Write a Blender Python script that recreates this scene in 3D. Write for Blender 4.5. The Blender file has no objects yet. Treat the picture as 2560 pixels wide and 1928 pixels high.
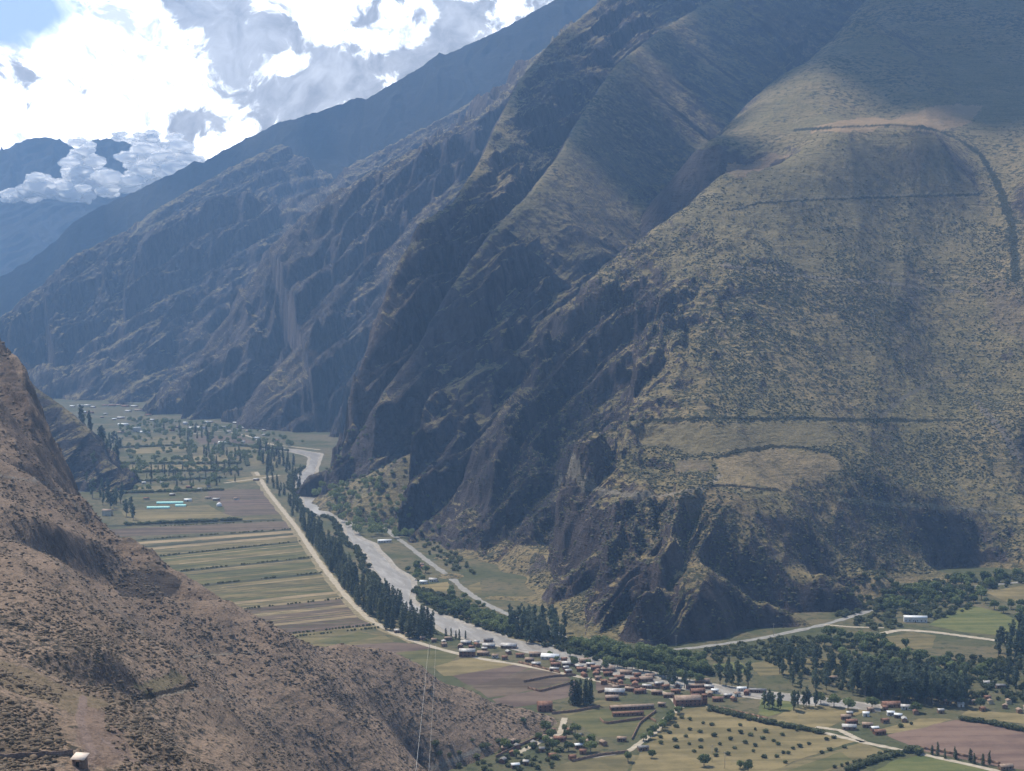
import bpy, math, random
import numpy as np
from mathutils import Vector
C = bpy.context.scene.collection
R = math.radians
random.seed(7)
rng = np.random.default_rng(7)

# ---------------------------------------------------------------- camera
F, CX, CY, PITCH, CAMZ = 4060.0, 1280.0, 964.0, R(3.37), 350.0
cam = bpy.data.cameras.new('camera'); cam.sensor_width = 36.0; cam.lens = 36.0 * F / 2560.0
cam.clip_start = 1.0; cam.clip_end = 90000.0
co = bpy.data.objects.new('camera', cam); C.objects.link(co)
co.location = (0, 0, CAMZ); co.rotation_euler = (R(90) - PITCH, 0, 0)
bpy.context.scene.camera = co

# ---------------------------------------------------------------- light
SUN_EL, SUN_AZ = R(56), R(-40)          # azimuth measured from +Y (view direction) towards +X
sd = Vector((math.sin(SUN_AZ) * math.cos(SUN_EL), math.cos(SUN_AZ) * math.cos(SUN_EL), math.sin(SUN_EL)))
sun = bpy.data.lights.new('sun', 'SUN'); sun.energy = 5.0; sun.angle = R(1.5); sun.color = (1.0, 0.92, 0.78)
so = bpy.data.objects.new('sun', sun); C.objects.link(so)
so.rotation_euler = sd.to_track_quat('Z', 'Y').to_euler(); so.location = (0, 0, 3000)
vs = bpy.context.scene.view_settings
vs.view_transform = 'Standard'; vs.look = 'None'; vs.exposure = 0.42; vs.gamma = 1.0; vs.use_curve_mapping = False
cy = bpy.context.scene.cycles
cy.volume_bounces = 1; cy.max_bounces = 5; cy.diffuse_bounces = 2; cy.glossy_bounces = 2; cy.transmission_bounces = 3
cy.transparent_max_bounces = 28

# ---------------------------------------------------------------- node helper
class NT:
    def __init__(s, tree): s.t = tree; s.n = tree.nodes; s.l = tree.links
    def new(s, typ, **kw):
        n = s.n.new(typ)
        for k, v in kw.items(): setattr(n, k, v)
        return n
    def put(s, sock, v):
        if hasattr(v, 'is_output') or hasattr(v, 'links'): s.l.new(v, sock)
        elif v is not None: sock.default_value = v
    def m(s, op, a, b=None, c=None, clamp=False):
        n = s.new('ShaderNodeMath', operation=op, use_clamp=clamp)
        s.put(n.inputs[0], a)
        if b is not None: s.put(n.inputs[1], b)
        if c is not None: s.put(n.inputs[2], c)
        return n.outputs[0]
    def noise(s, vec, scale, detail=4, rough=.55, dist=0, typ='FBM', lac=2.0):
        n = s.new('ShaderNodeTexNoise'); n.noise_type = typ
        s.put(n.inputs['Vector'], vec); n.inputs['Scale'].default_value = scale
        n.inputs['Detail'].default_value = detail; n.inputs['Roughness'].default_value = rough
        n.inputs['Distortion'].default_value = dist; n.inputs['Lacunarity'].default_value = lac
        return n.outputs[0]
    def ramp(s, v, lo, hi, a=0.0, b=1.0, smooth=True):
        n = s.new('ShaderNodeMapRange'); n.interpolation_type = 'SMOOTHSTEP' if smooth else 'LINEAR'
        s.put(n.inputs[0], v); n.inputs[1].default_value = lo; n.inputs[2].default_value = hi
        n.inputs[3].default_value = a; n.inputs[4].default_value = b
        return n.outputs[0]
    def mix(s, f, a, b, mode='MIX'):
        n = s.new('ShaderNodeMix', data_type='RGBA', blend_type=mode)
        s.put(n.inputs[0], f)
        for k, v in ((6, a), (7, b)):
            if isinstance(v, tuple): n.inputs[k].default_value = (*v[:3], 1)
            else: s.l.new(v, n.inputs[k])
        return n.outputs[2]
    def mapping(s, vec, scale=(1, 1, 1), rot=(0, 0, 0), loc=(0, 0, 0)):
        n = s.new('ShaderNodeMapping'); s.put(n.inputs[0], vec)
        n.inputs['Scale'].default_value = scale; n.inputs['Rotation'].default_value = rot; n.inputs['Location'].default_value = loc
        return n.outputs[0]

def new_mat(name):
    m = bpy.data.materials.new(name); m.use_nodes = True
    t = NT(m.node_tree); t.n.clear()
    out = t.new('ShaderNodeOutputMaterial'); b = t.new('ShaderNodeBsdfPrincipled')
    t.l.new(b.outputs[0], out.inputs[0])
    b.inputs['Roughness'].default_value = .9
    b.inputs['Specular IOR Level'].default_value = .15
    return m, t, b

# ---------------------------------------------------------------- sky: physical sky behind broken cumulus
w = bpy.data.worlds.new('World'); bpy.context.scene.world = w; w.use_nodes = True
t = NT(w.node_tree); t.n.clear()
wo = t.new('ShaderNodeOutputWorld'); bg = t.new('ShaderNodeBackground'); t.l.new(bg.outputs[0], wo.inputs[0])
sky = t.new('ShaderNodeTexSky', sky_type='NISHITA'); sky.sun_disc = False
sky.sun_elevation = SUN_EL; sky.sun_rotation = SUN_AZ; sky.altitude = 2900; sky.air_density = 1.1; sky.dust_density = .6
tc = t.new('ShaderNodeTexCoord'); dirv = tc.outputs['Generated']
sx = t.new('ShaderNodeSeparateXYZ'); t.l.new(dirv, sx.inputs[0])
yy = t.m('MAXIMUM', t.m('ABSOLUTE', sx.outputs[1]), .12)
ga = t.m('DIVIDE', sx.outputs[0], yy); gb = t.m('DIVIDE', sx.outputs[2], yy)
gv = t.new('ShaderNodeCombineXYZ'); t.l.new(ga, gv.inputs[0]); t.l.new(gb, gv.inputs[1])
wn = t.new('ShaderNodeTexNoise'); t.l.new(gv.outputs[0], wn.inputs['Vector']); wn.inputs['Scale'].default_value = 9; wn.inputs['Detail'].default_value = 5
wv = t.new('ShaderNodeVectorMath', operation='SUBTRACT'); t.l.new(wn.outputs['Color'], wv.inputs[0]); wv.inputs[1].default_value = (.5, .5, .5)
wsn = t.new('ShaderNodeVectorMath', operation='SCALE'); t.l.new(wv.outputs[0], wsn.inputs[0]); wsn.inputs['Scale'].default_value = .085
wad = t.new('ShaderNodeVectorMath', operation='ADD'); t.l.new(gv.outputs[0], wad.inputs[0]); t.l.new(wsn.outputs[0], wad.inputs[1])
wsx = t.new('ShaderNodeSeparateXYZ'); t.l.new(wad.outputs[0], wsx.inputs[0])
def blob(u, v, ru, rv, amp):            # soft patch of sky around a compass direction
    a0, b0 = (u - 1280) / 4060, (725 - v) / 4060
    p = t.m('MULTIPLY', t.m('SUBTRACT', wsx.outputs[0], a0), 4060 / ru); q = t.m('MULTIPLY', t.m('SUBTRACT', wsx.outputs[1], b0), 4060 / rv)
    d = t.m('SQRT', t.m('ADD', t.m('MULTIPLY', p, p), t.m('MULTIPLY', q, q)))
    return t.ramp(d, 1.0, .35, 0, amp)
def add(*a):
    r = a[0]
    for x in a[1:]: r = t.m('ADD', r, x)
    return r
puff = t.noise(wad.outputs[0], 20, 9, .60, .5)
fine = t.noise(wad.outputs[0], 58, 9, .64, .6)
big = t.noise(gv.outputs[0], 7, 4, .5, .3)
hole = add(blob(40, 75, 330, 100, 1.0), blob(-60, 250, 160, 60, .25), t.m('MULTIPLY', t.m('SUBTRACT', puff, .5), 1.3))
clear = t.ramp(hole, .28, .85)
grey = add(blob(560, 90, 190, 150, .55), blob(700, 230, 330, 150, .42), blob(1150, 90, 420, 170, .62), blob(880, 260, 260, 130, .3),
           blob(20, 235, 110, 110, .42), blob(160, 255, 80, 40, .45), blob(500, 320, 150, 70, .36), blob(1010, 60, 120, 80, -.45),
           blob(950, 110, 110, 60, -.45), blob(1260, 40, 70, 60, -.45), blob(700, 200, 60, 30, -.6), blob(350, 180, 240, 150, -.3),
           t.m('MULTIPLY', t.m('SUBTRACT', puff, .5), 1.6), t.m('MULTIPLY', t.m('SUBTRACT', fine, .5), .9))
gmask = t.ramp(grey, .22, .46)
gshade = t.ramp(t.m('ADD', t.m('MULTIPLY', fine, .6), t.m('MULTIPLY', puff, .6)), .4, .78)
gcol = t.mix(gshade, (.84, .83, .83), (.36, .345, .34))
wcol = t.mix(t.ramp(t.m('ADD', t.m('MULTIPLY', fine, .6), t.m('MULTIPLY', puff, .4)), .47, .60), (2.6, 2.6, 2.6), (.98, 1.0, 1.06))
cloud = t.mix(gmask, wcol, gcol)
skys = t.new('ShaderNodeVectorMath', operation='SCALE'); t.l.new(sky.outputs[0], skys.inputs[0]); skys.inputs['Scale'].default_value = .10
skym = t.mix(.62, skys.outputs[0], (.62, .74, 1.05))
final = t.mix(clear, cloud, skym)
# clouds thin out high overhead and behind the viewer, leaving blue skylight
over = t.m('MULTIPLY', t.ramp(gb, .30, .55), t.ramp(big, .30, .42))
final = t.mix(over, final, skys.outputs[0])
back = t.ramp(sx.outputs[1], .15, -.1)
final = t.mix(t.m('MULTIPLY', back, t.ramp(big, .28, .42)), final, skys.outputs[0])
t.l.new(final, bg.inputs[0]); bg.inputs[1].default_value = 1.0

# ---------------------------------------------------------------- maths helpers
cp, sp = math.cos(PITCH), math.sin(PITCH)
def P(u, v, d):
    cx = (u - CX) / F; cyy = (CY - v) / F; k = cp + cyy * sp
    return np.array([cx * d / k, d, CAMZ + d * (-sp + cyy * cp) / k])
def G(u, v, z=0.0):
    cx = (u - CX) / F; cyy = (CY - v) / F; k = cp + cyy * sp; s = (-sp + cyy * cp) / k
    d = (z - CAMZ) / s
    return np.array([cx * d / k, d, z])
def uv_of(x, y, z):
    dz = z - CAMZ
    fwd = y * cp - dz * sp; up = y * sp + dz * cp
    return CX + F * x / fwd, CY - F * up / fwd

def _hash(ix, iy, seed):
    h = (ix.astype(np.int64) * 374761393 + iy.astype(np.int64) * 668265263 + seed * 1442695041) & 0xffffffff
    h = ((h ^ (h >> 13)) * 1274126177) & 0xffffffff
    return (h ^ (h >> 16)) & 0xffff
_ang = np.linspace(0, 2 * np.pi, 65536, endpoint=False)
_gx, _gy = np.cos(_ang), np.sin(_ang)
def perlin(x, y, seed=0):
    ix = np.floor(x); iy = np.floor(y); fx = x - ix; fy = y - iy
    ix = ix.astype(np.int64); iy = iy.astype(np.int64)
    ux = fx * fx * fx * (fx * (fx * 6 - 15) + 10); uy = fy * fy * fy * (fy * (fy * 6 - 15) + 10)
    def g(a, b):
        h = _hash(ix + a, iy + b, seed); return _gx[h] * (fx - a) + _gy[h] * (fy - b)
    a0 = g(0, 0); a1 = g(1, 0); b0 = g(0, 1); b1 = g(1, 1)
    x0 = a0 + (a1 - a0) * ux; x1 = b0 + (b1 - b0) * ux
    return (x0 + (x1 - x0) * uy) * 1.5
def fbm(x, y, o=5, seed=0, gain=.5):
    r = 0; a = 1; n = 0
    for i in range(o): r = r + a * perlin(x * 2 ** i, y * 2 ** i, seed + i * 17); n += a; a *= gain
    return r / n
def ridged(x, y, o=5, seed=0, gain=.5):
    r = 0; a = 1; n = 0; w_ = 1
    for i in range(o):
        s = 1 - np.abs(perlin(x * 2 ** i, y * 2 ** i, seed + i * 31)); s = s * s * w_
        w_ = np.clip(s * 1.6, 0, 1); r = r + a * s; n += a; a *= gain
    return r / n - .5
def sstep(a, b, x):
    q = np.clip((x - a) / (b - a), 0, 1); return q * q * (3 - 2 * q)

def strata(z, x, y, tilt, period, amt, seed, tilty=0.0):
    """rock benches: risers and ledges following tilted beds"""
    o = z * 0
    for p_, a_ in ((period, amt), (period * .37, amt * .8), (period * .15, amt * .75)):
        q = (z - tilt * x - tilty * y + p_ * .9 * fbm(x / (p_ * 3), y / (p_ * 3), 3, seed)) / p_
        f = q - np.floor(q); st = np.floor(q) + sstep(.28, .72, f)
        o = o + a_ * p_ * (st - q)
    return o
def rbf(pts, c):
    pts = np.array(pts, float); A = pts[:, :2] / 1000.0; n = len(pts); cc = c / 1000.0
    K = np.sqrt(((A[:, None] - A[None]) ** 2).sum(-1) + cc * cc) + np.eye(n) * 1e-9
    M = np.zeros((n + 3, n + 3)); M[:n, :n] = K; M[:n, n] = 1; M[:n, n + 1:] = A; M[n:, :n] = M[:n, n:].T
    W = np.linalg.solve(M, np.concatenate([pts[:, 2], [0, 0, 0]]))
    def f(x, y):
        sh = x.shape; x = x.ravel() / 1000.0; y = y.ravel() / 1000.0; out = np.empty(len(x))
        for k in range(0, len(x), 60000):
            xs = x[k:k + 60000]; ys = y[k:k + 60000]
            D = np.sqrt((xs[:, None] - A[:, 0]) ** 2 + (ys[:, None] - A[:, 1]) ** 2 + cc * cc)
            out[k:k + 60000] = D @ W[:n] + W[n] + W[n + 1] * xs + W[n + 2] * ys
        return out.reshape(sh)
    return f

class Ridge:
    """crest polyline with a slope either side; gullies run down the flanks"""
    def __init__(s, pts, sl, sr, w_=20, amp=40, lam=220, skew=0.0, seed=0, tilt=.6, bench=.5, per=95, zc=None, end=None):
        s.p = np.array([P(*q) for q in pts]); s.sl, s.sr, s.w, s.amp, s.lam, s.skew, s.seed = sl, sr, w_, amp, lam, skew, seed
        s.tilt, s.bench, s.per, s.zc, s.end = tilt, bench, per, zc, end
        seg = np.diff(s.p[:, :2], axis=0); s.len = np.hypot(seg[:, 0], seg[:, 1]); s.cum = np.concatenate([[0], np.cumsum(s.len)])
    def __call__(s, x, y, noise=True):
        best = np.full(x.shape, 1e9); zz = np.zeros(x.shape); fan = np.zeros(x.shape, bool); sg = np.zeros(x.shape); ss = np.zeros(x.shape)
        n = len(s.p) - 1
        for i in range(n):
            a = s.p[i]; b = s.p[i + 1]; ex, ey = b[0] - a[0], b[1] - a[1]; L2 = ex * ex + ey * ey
            tt = ((x - a[0]) * ex + (y - a[1]) * ey) / L2
            lo = 0.0; hi = 1.0
            tq = np.clip(tt, lo, hi)
            dx = x - a[0] - ex * tq; dy = y - a[1] - ey * tq; d = np.sqrt(dx * dx + dy * dy)
            mk = d < best
            best = np.where(mk, d, best); zz = np.where(mk, a[2] + (b[2] - a[2]) * tq, zz)
            fan = np.where(mk, (i == 0) & (tt < 0), fan); sg = np.where(mk, np.sign(ex * dy - ey * dx), sg); ss = np.where(mk, s.cum[i] + tq * s.len[i], ss)
        sl = np.where(sg > 0, s.sl, s.sr)
        if s.end: sl = np.where(fan, np.maximum(sl, s.end), sl)
        d = np.sqrt(best * best + s.w * s.w) - s.w
        z = zz - sl * d
        if noise and s.amp:
            q = ss + s.skew * best * sg + .45 * x - .2 * y + fbm(x / 260, y / 260, 3, s.seed + 5) * 130
            dd = best * .38
            k = sstep(0, 140, best)
            r1 = ridged(q / s.lam, dd / s.lam, 4, s.seed)
            r2 = ridged(q / (s.lam * .28), dd / (s.lam * .28), 3, s.seed + 9)
            zf = 1.0 if s.zc is None else sstep(s.zc[1], s.zc[0], z)
            k = k * (.35 + .65 * zf)
            z = z + s.amp * (r1 * k * 1.15 + .30 * r2 * (.35 + .65 * k)) + s.amp * .10 * fbm(x / 40, y / 40, 3, s.seed + 3)
            z = z + .5 * s.amp * k * ridged((x * .8 + y * .6) / (s.lam * 1.5), (y * .8 - x * .6) / (s.lam * 1.5), 4, s.seed + 21)
            if s.bench:
                cl = sstep(-.25, .25, fbm(x / 420, y / 420, 3, s.seed + 33) + .1)
                z = z + strata(z, x, y, s.tilt, s.per, s.bench * (.25 + .75 * cl) * zf, s.seed + 40) * sstep(0, 60, best)
        return z

# ---------------------------------------------------------------- terrain definition
B_edge = [(2149, 52, 3900), (1974, 174, 3650), (1859, 289, 3450), (1760, 400, 3150)]
B2 = [(1974, 393, 2960), (1800, 446, 2860), (1685, 532, 2750), (1558, 637, 2620), (1480, 720, 2530), (1418, 800, 2440), (1400, 850, 2420)]
Cr = [(1963, 410, 2880), (1882, 498, 2760), (1812, 579, 2640), (1702, 677, 2500), (1640, 770, 2390), (1604, 840, 2310), (1592, 880, 2270), (1581, 960, 2170), (1543, 1084, 2000)]
vis = [(1740, 520, 2720), (1640, 640, 2590), (1560, 740, 2470),
       (1480, 960, 2270), (1500, 880, 2330), (1430, 900, 2370), (1420, 1000, 2240), (1361, 960, 2340), (1485, 1119, 2010), (1425, 1095, 2110), (1346, 1142, 2120), (1329, 1191, 2090), (1280, 1258, 2090), (1248, 1307, 2120), (1181, 1350, 2150),
       (1430, 1160, 1985), (1405, 1200, 1960), (1400, 1330, 1900), (1380, 1420, 1880), (1326, 1421, 1965), (1230, 1440, 2030), (1250, 1380, 2060), (1300, 1340, 2020),
       (1500, 1220, 1890), (1600, 1240, 1840), (1600, 1400, 1690), (1500, 1400, 1730), (1440, 1480, 1740), (1500, 1520, 1670), (1600, 1500, 1645), (1700, 1400, 1690), (1700, 1540, 1612),
       (1750, 1220, 1850), (1750, 1140, 1950), (1750, 1060, 2030), (1900, 1220, 1900), (1900, 1140, 2010), (1900, 1060, 2100), (2060, 1150, 2050), (1600, 1100, 2000), (1600, 1170, 1920),
       (1750, 950, 2180), (1750, 850, 2290), (1750, 720, 2450), (1850, 600, 2610), (1950, 500, 2760), (2050, 420, 2880), (2130, 350, 3000), (2200, 325, 3060), (2050, 350, 3010), (2320, 340, 3060),
       (1900, 1400, 1780), (1900, 1520, 1690), (2080, 1480, 1790), (2100, 1400, 1900), (2000, 1300, 1880), (2200, 1300, 2010), (2200, 1400, 1950), (2350, 1300, 2060), (2350, 1400, 2030), (2460, 1330, 2080), (2480, 1410, 2040),
       (2300, 1200, 2160), (2300, 1000, 2370), (2300, 800, 2610), (2300, 600, 2840), (2260, 450, 2970), (2000, 1000, 2200), (2000, 800, 2440), (2000, 620, 2660), (2130, 700, 2620), (2130, 500, 2850),
       (2437, 393, 3120), (2484, 463, 3030), (2507, 521, 2950), (2524, 636, 2800), (2515, 800, 2620), (2510, 1000, 2430), (2500, 1200, 2190),
       (2620, 420, 2950), (2680, 700, 2620), (2700, 1000, 2300), (2700, 1300, 2060), (2900, 600, 2700), (2900, 1200, 2100), (3100, 900, 2400),
       (2200, 290, 3330), (2330, 270, 3350), (2050, 290, 3300), (1900, 340, 3210), (2450, 200, 3600), (2300, 130, 3850), (2560, 0, 4300), (2200, 0, 4300), (2700, 100, 4000), (2500, -200, 4900), (3000, 0, 4300), (2300, -250, 5200), (3200, 400, 3400)]
ft = [(3100, 1330), (2800, 1380), (2560, 1432), (2380, 1440), (2200, 1475), (2140, 1505), (2080, 1530), (1990, 1552), (1900, 1570), (1783, 1600), (1639, 1614), (1560, 1605), (1480, 1600), (1400, 1560), (1330, 1510), (1243, 1490), (1160, 1440), (1090, 1395)]
for u, v in [(1639, 1614), (1783, 1600), (1900, 1570), (2080, 1530), (2180, 1490)]:
    g = G(u, v); vis.append((u, v - 52, g[1] + 12))
pts = [P(*q) for q in B_edge + B2 + Cr + vis] + [G(*q) for q in ft]
for q in B_edge + B2:
    p = P(*q); e = .62 if q in B_edge else 1
    pts.append(p + np.array([-.8 * 150, .6 * 150, -190 * e]))
    if p[1] < 2700 or q in B_edge: pts.append(p + np.array([-.8 * 380, .6 * 380, -430 * e]))
pts += [np.array(q, float) for q in [(150, 3000, 280), (160, 3250, 360)]]
for q in [(1361, 960, 2340), (1346, 1142, 2120), (1280, 1258, 2090), (1181, 1350, 2150)]:
    p = P(*q); pts.append(p + np.array([-90, 70, -80])); pts.append(p + np.array([-260, 160, -190]))
for q in ft:
    p = G(*q)
    if q[0] < 1600: pts.append(np.array([p[0] - 40, p[1] - 90, -22.0])); pts.append(np.array([p[0] - 120, p[1] - 330, -80.0]))
    else: pts.append(np.array([p[0] + 20, p[1] - 110, -16.0])); pts.append(np.array([p[0], p[1] - 340, -80.0]))
R_base = rbf(pts, 45)
cliffs_R = [P(1430, 960, 2300), P(1480, 900, 2340), P(1400, 1330, 1900), P(1450, 1440, 1760), P(1560, 1500, 1650)]
R_left = np.array([(-260, 2150), (-90, 2280), (-30, 2350), (0, 2440), (90, 2620), (200, 2860), (235, 3150), (320, 3450), (410, 3650), (590, 3900), (900, 4300), (1300, 5000), (2200, 6500), (3500, 8500)], float)
def cliff(x, y, pl, drop, wd, soft=16):
    """ground left of the line drops away as a rock face"""
    best = np.full(x.shape, 1e9); sg = np.zeros(x.shape); tt_ = np.zeros(x.shape); n = len(pl) - 1
    for i in range(n):
        a, b = pl[i], pl[i + 1]; ex, ey = b[0] - a[0], b[1] - a[1]; tq = np.clip(((x - a[0]) * ex + (y - a[1]) * ey) / (ex * ex + ey * ey), 0, 1)
        dx = x - a[0] - ex * tq; dy = y - a[1] - ey * tq; d = np.hypot(dx, dy); mk = d < best
        best = np.where(mk, d, best); sg = np.where(mk, np.sign(ex * dy - ey * dx), sg); tt_ = np.where(mk, (i + tq) / n, tt_)
    s = best * sg + 5 * fbm(x / 18, y / 18, 3, 12)
    side = sstep(0, soft, s) * sstep(wd, wd * .55, s)
    return drop * side * sstep(0, .15, tt_) * sstep(1, .85, tt_)
cliff_lines = []
def _cl(pts, drop, wd):
    p = [P(*q)[:2] for q in pts]; cliff_lines.append((p, drop, wd))
_cl([(1455, 1160, 1975), (1500, 1100, 2005), (1543, 1084, 2000), (1585, 1000, 2120), (1592, 900, 2250), (1604, 840, 2310), (1650, 760, 2400), (1690, 700, 2480)], 75, 200)
_cl([(1400, 1500, 1840), (1395, 1380, 1880), (1400, 1260, 1930), (1430, 1170, 1985), (1470, 1120, 2030)], 70, 130)
_cl([(1475, 1600, 1610), (1480, 1470, 1700), (1530, 1380, 1740), (1580, 1350, 1760)], 45, 80)
_cl([(1640, 1612, 1600), (1660, 1500, 1640), (1640, 1430, 1680), (1560, 1400, 1700)], 34, 65)
def R_spur(x, y, noise=True):
    z = R_base(x, y)
    over = np.clip(np.interp(y, R_left[:, 1], R_left[:, 0]) - x, 0, None)      # beyond the ravine the ground falls away
    z = z - 1.3 * over - .35 * np.clip(y - 5200, 0, None)
    zb = z
    if noise:
        left = sstep(200, 20, x - (y - 1600) * .30)            # broken rock on the nose, smooth grass on the broad face
        low = sstep(150, 40, z)
        z0 = sstep(0, 18, z)
        k = np.clip(left * .9 * sstep(560, 380, z) + low * .45 + .10, .10, 1.1) * z0
        z = z + 3 * low * z0 + k * 20 * ridged((x + .4 * y) / 120, (y - .2 * x) / 240, 5, 3) + (2.5 + 5 * k) * fbm(x / 55, y / 55, 4, 8)
        z = z + 13 * sstep(60, 200, z) * ridged((x * .93 - y * .12) / 190, y / 1100, 4, 41)
        z = z + k * 9 * ridged(x / 38, y / 60, 3, 77)
        for pl, drop, wd in cliff_lines: z = z - cliff(x, y, pl, drop, wd)
        nose = np.maximum(sstep(70, -20, x - (y - 1600) * .30) * sstep(400, 320, z), sstep(200, 120, x - (y - 1600) * .30) * sstep(1880, 1800, y)) * sstep(3, 14, z)
        z = z + nose * strata(z, x, y, .75, 58, .75, 63, .15)
        z = np.maximum(z, .4 * np.minimum(zb, 60))
    return z
M1 = Ridge([(1250, 570, 2950), (1330, 480, 3080), (1400, 390, 3300), (1450, 300, 3550), (1540, 165, 4000), (1660, 70, 4450), (1800, -10, 4900), (2100, -200, 5600), (2500, -500, 6600)], 2.6, .82, 16, 34, 230, .5, 11, tilt=.9, bench=.4, per=70, zc=(300, 470), end=1.7)
M1low = Ridge([(850, 1190, 2740), (880, 1120, 2740), (960, 980, 2730), (1050, 860, 2760), (1130, 720, 2800), (1220, 600, 2900), (1300, 510, 3040)], 2.8, 1.35, 22, 46, 170, .3, 13, tilt=.7, bench=.85, per=105)
M1b = Ridge([(1215, 380, 3450), (1240, 320, 3650), (1300, 200, 4000), (1390, 95, 4350), (1500, 5, 4700), (1700, -150, 5400)], 3.0, .55, 12, 50, 190, .3, 23, tilt=.7, bench=.75, per=85)
M1c = Ridge([(845, 1160, 2790), (880, 1060, 2780), (890, 960, 2790), (950, 800, 2850), (985, 690, 2930), (1050, 560, 3040), (1140, 500, 3120), (1205, 400, 3350), (1235, 330, 3600)], 3.2, 1.1, 10, 46, 140, .3, 29, tilt=.7, bench=.85, per=95)
E = Ridge([(800, 1240, 2740), (850, 1213, 2680), (915, 1191, 2620), (1016, 1139, 2570), (1123, 1087, 2590), (1170, 1050, 2650)], .8, .62, 10, 10, 110, 0, 31, bench=0)
M2 = Ridge([(400, 1000, 4850), (486, 925, 4720), (520, 856, 4720), (607, 740, 4750), (671, 625, 4800), (770, 530, 4800), (868, 463, 4820), (984, 405, 4850), (1099, 341, 4900), (1215, 280, 4950), (1280, 215, 5050),
            (1400, 100, 5300), (1600, -50, 5700)], .7, .66, 12, 105, 300, -.75, 51, tilt=.8, bench=.7, per=120)
M2b = Ridge([(590, 1075, 4100), (660, 960, 4150), (770, 850, 4250), (850, 760, 4350), (960, 640, 4450), (1080, 520, 4550), (1200, 400, 4750)], .75, .55, 12, 62, 200, -.6, 57, tilt=.75, bench=.62, per=85)
M3 = Ridge([(-500, 700, 5600), (-150, 830, 5700), (0, 793, 5800), (104, 712, 5900), (174, 648, 5900), (231, 619, 5950), (307, 584, 6000), (347, 588, 6000), (440, 538, 6000), (521, 509, 6000), (590, 500, 6000), (619, 474, 6000), (650, 500, 6000), (700, 528, 6100), (760, 545, 6200),
            (900, 480, 6500)], .7, .76, 6, 110, 330, -.7, 61, tilt=.75, bench=.75, per=170)
M3b = Ridge([(330, 590, 6300), (405, 515, 6500), (480, 474, 6600), (579, 418, 6700), (700, 360, 6900)], .7, .7, 6, 40, 160, -.5, 67)
M3c = Ridge([(905, 400, 6300), (1000, 350, 6350), (1100, 300, 6400), (1200, 240, 6500)], .7, .6, 8, 60, 200, -.5, 68)
L2 = Ridge([(-700, 400, 3300), (-300, 640, 3150), (0, 890, 3000), (81, 964, 2950), (160, 1020, 2920), (230, 1082, 2880), (262, 1150, 2850)], 1.1, 1.15, 10, 9, 150, .2, 71, bench=.35, per=40)
S_ = Ridge([(-900, 900, 8000), (-300, 780, 8000), (0, 694, 8000), (80, 648, 8000), (139, 602, 8000), (185, 555, 8000), (243, 521, 8000), (347, 474, 8000), (440, 430, 8000), (486, 403, 8000), (509, 405, 8000), (579, 364, 8000), (694, 307, 8000), (741, 297, 8000), (891, 245, 8000),
            (914, 249, 8000), (1042, 174, 8000), (1099, 133, 8000), (1111, 137, 8000), (1215, 93, 8000), (1284, 58, 8000), (1377, 6, 8000), (1500, -60, 8000), (2000, -300, 8200)], .8, .72, 3, 62, 420, .4, 81, bench=0)
def mountains(x, y, noise=True):
    z = R_spur(x, y, noise)
    for r in (M1, M1low, M1b, M1c, E, M2, M2b, M3, M3b, M3c, L2): z = np.maximum(z, r(x, y, noise))
    if noise:
        z = z + (1.2 + 5 * sstep(3900, 4700, y) * sstep(300, -100, x)) * fbm(x / 16, y / 16, 3, 5) * sstep(2, 20, z)
    return np.maximum(z, -40)
near_pts = [(-300, 560, 1900), (-100, 760, 1720), (0, 860, 1600), (30, 905, 1560), (60, 960, 1520), (100, 1060, 1450), (124, 1155, 1400), (133, 1195, 1350), (191, 1247, 1310), (260, 1294, 1280), (370, 1346, 1250), (430, 1390, 1230), (486, 1427, 1210), (527, 1457, 1195), (586, 1504, 1180),
            (669, 1550, 1170), (728, 1580, 1165), (786, 1608, 1190), (918, 1628, 1230), (1012, 1648, 1265), (1060, 1675, 1280), (1094, 1695, 1285), (1167, 1733, 1290), (1255, 1765, 1295), (1330, 1780, 1298), (1406, 1806, 1302)]
near_face = [(0, 1000, 1350), (0, 1150, 1190), (60, 1150, 1250), (0, 1250, 1080), (150, 1300, 1130), (100, 1230, 1180), (0, 1345, 1000), (100, 1370, 1000), (200, 1460, 950), (300, 1560, 930), (430, 1650, 900), (490, 1675, 880),
             (100, 1500, 830), (200, 1640, 740), (350, 1742, 665), (0, 1540, 790), (120, 1640, 730), (0, 1620, 690), (80, 1670, 665), (200, 1730, 640), (320, 1752, 620), (400, 1850, 580), (480, 1928, 560), (200, 1820, 540), (0, 1780, 520), (0, 1890, 470), (200, 1900, 480),
             (250, 1430, 1035), (400, 1490, 1060), (500, 1600, 1010), (350, 1400, 1130), (600, 1650, 1020), (700, 1800, 960), (600, 1800, 900), (500, 1750, 840), (650, 1920, 800), (800, 1720, 1080), (800, 1920, 980), (900, 1720, 1165), (900, 1800, 1110), (1000, 1760, 1190), (1000, 1850, 1135), (1100, 1790, 1215), (1200, 1800, 1245), (1040, 1926, 1150),
             (1100, 1860, 1180), (1200, 1850, 1215), (1300, 1830, 1255), (430, 1730, 770), (500, 1850, 700), (0, 2000, 410), (300, 2100, 420), (700, 2100, 650), (1000, 2100, 900), (-300, 1000, 1300), (-300, 1500, 760), (-300, 1900, 430)]
npt = [P(*q) for q in near_pts + near_face]
for q in [(1180, 1928), (1300, 1885), (1430, 1850), (1560, 1850), (1500, 1928), (1300, 2000)]:
    p = G(*q); npt.append(np.array([p[0], p[1], -12.0]))
N_base = rbf(npt, 14)
N_crest = [(-1700, 2400)] + [tuple(P(*q)[:2]) for q in near_pts] + [(130, 1230), (400, 900)]
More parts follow.
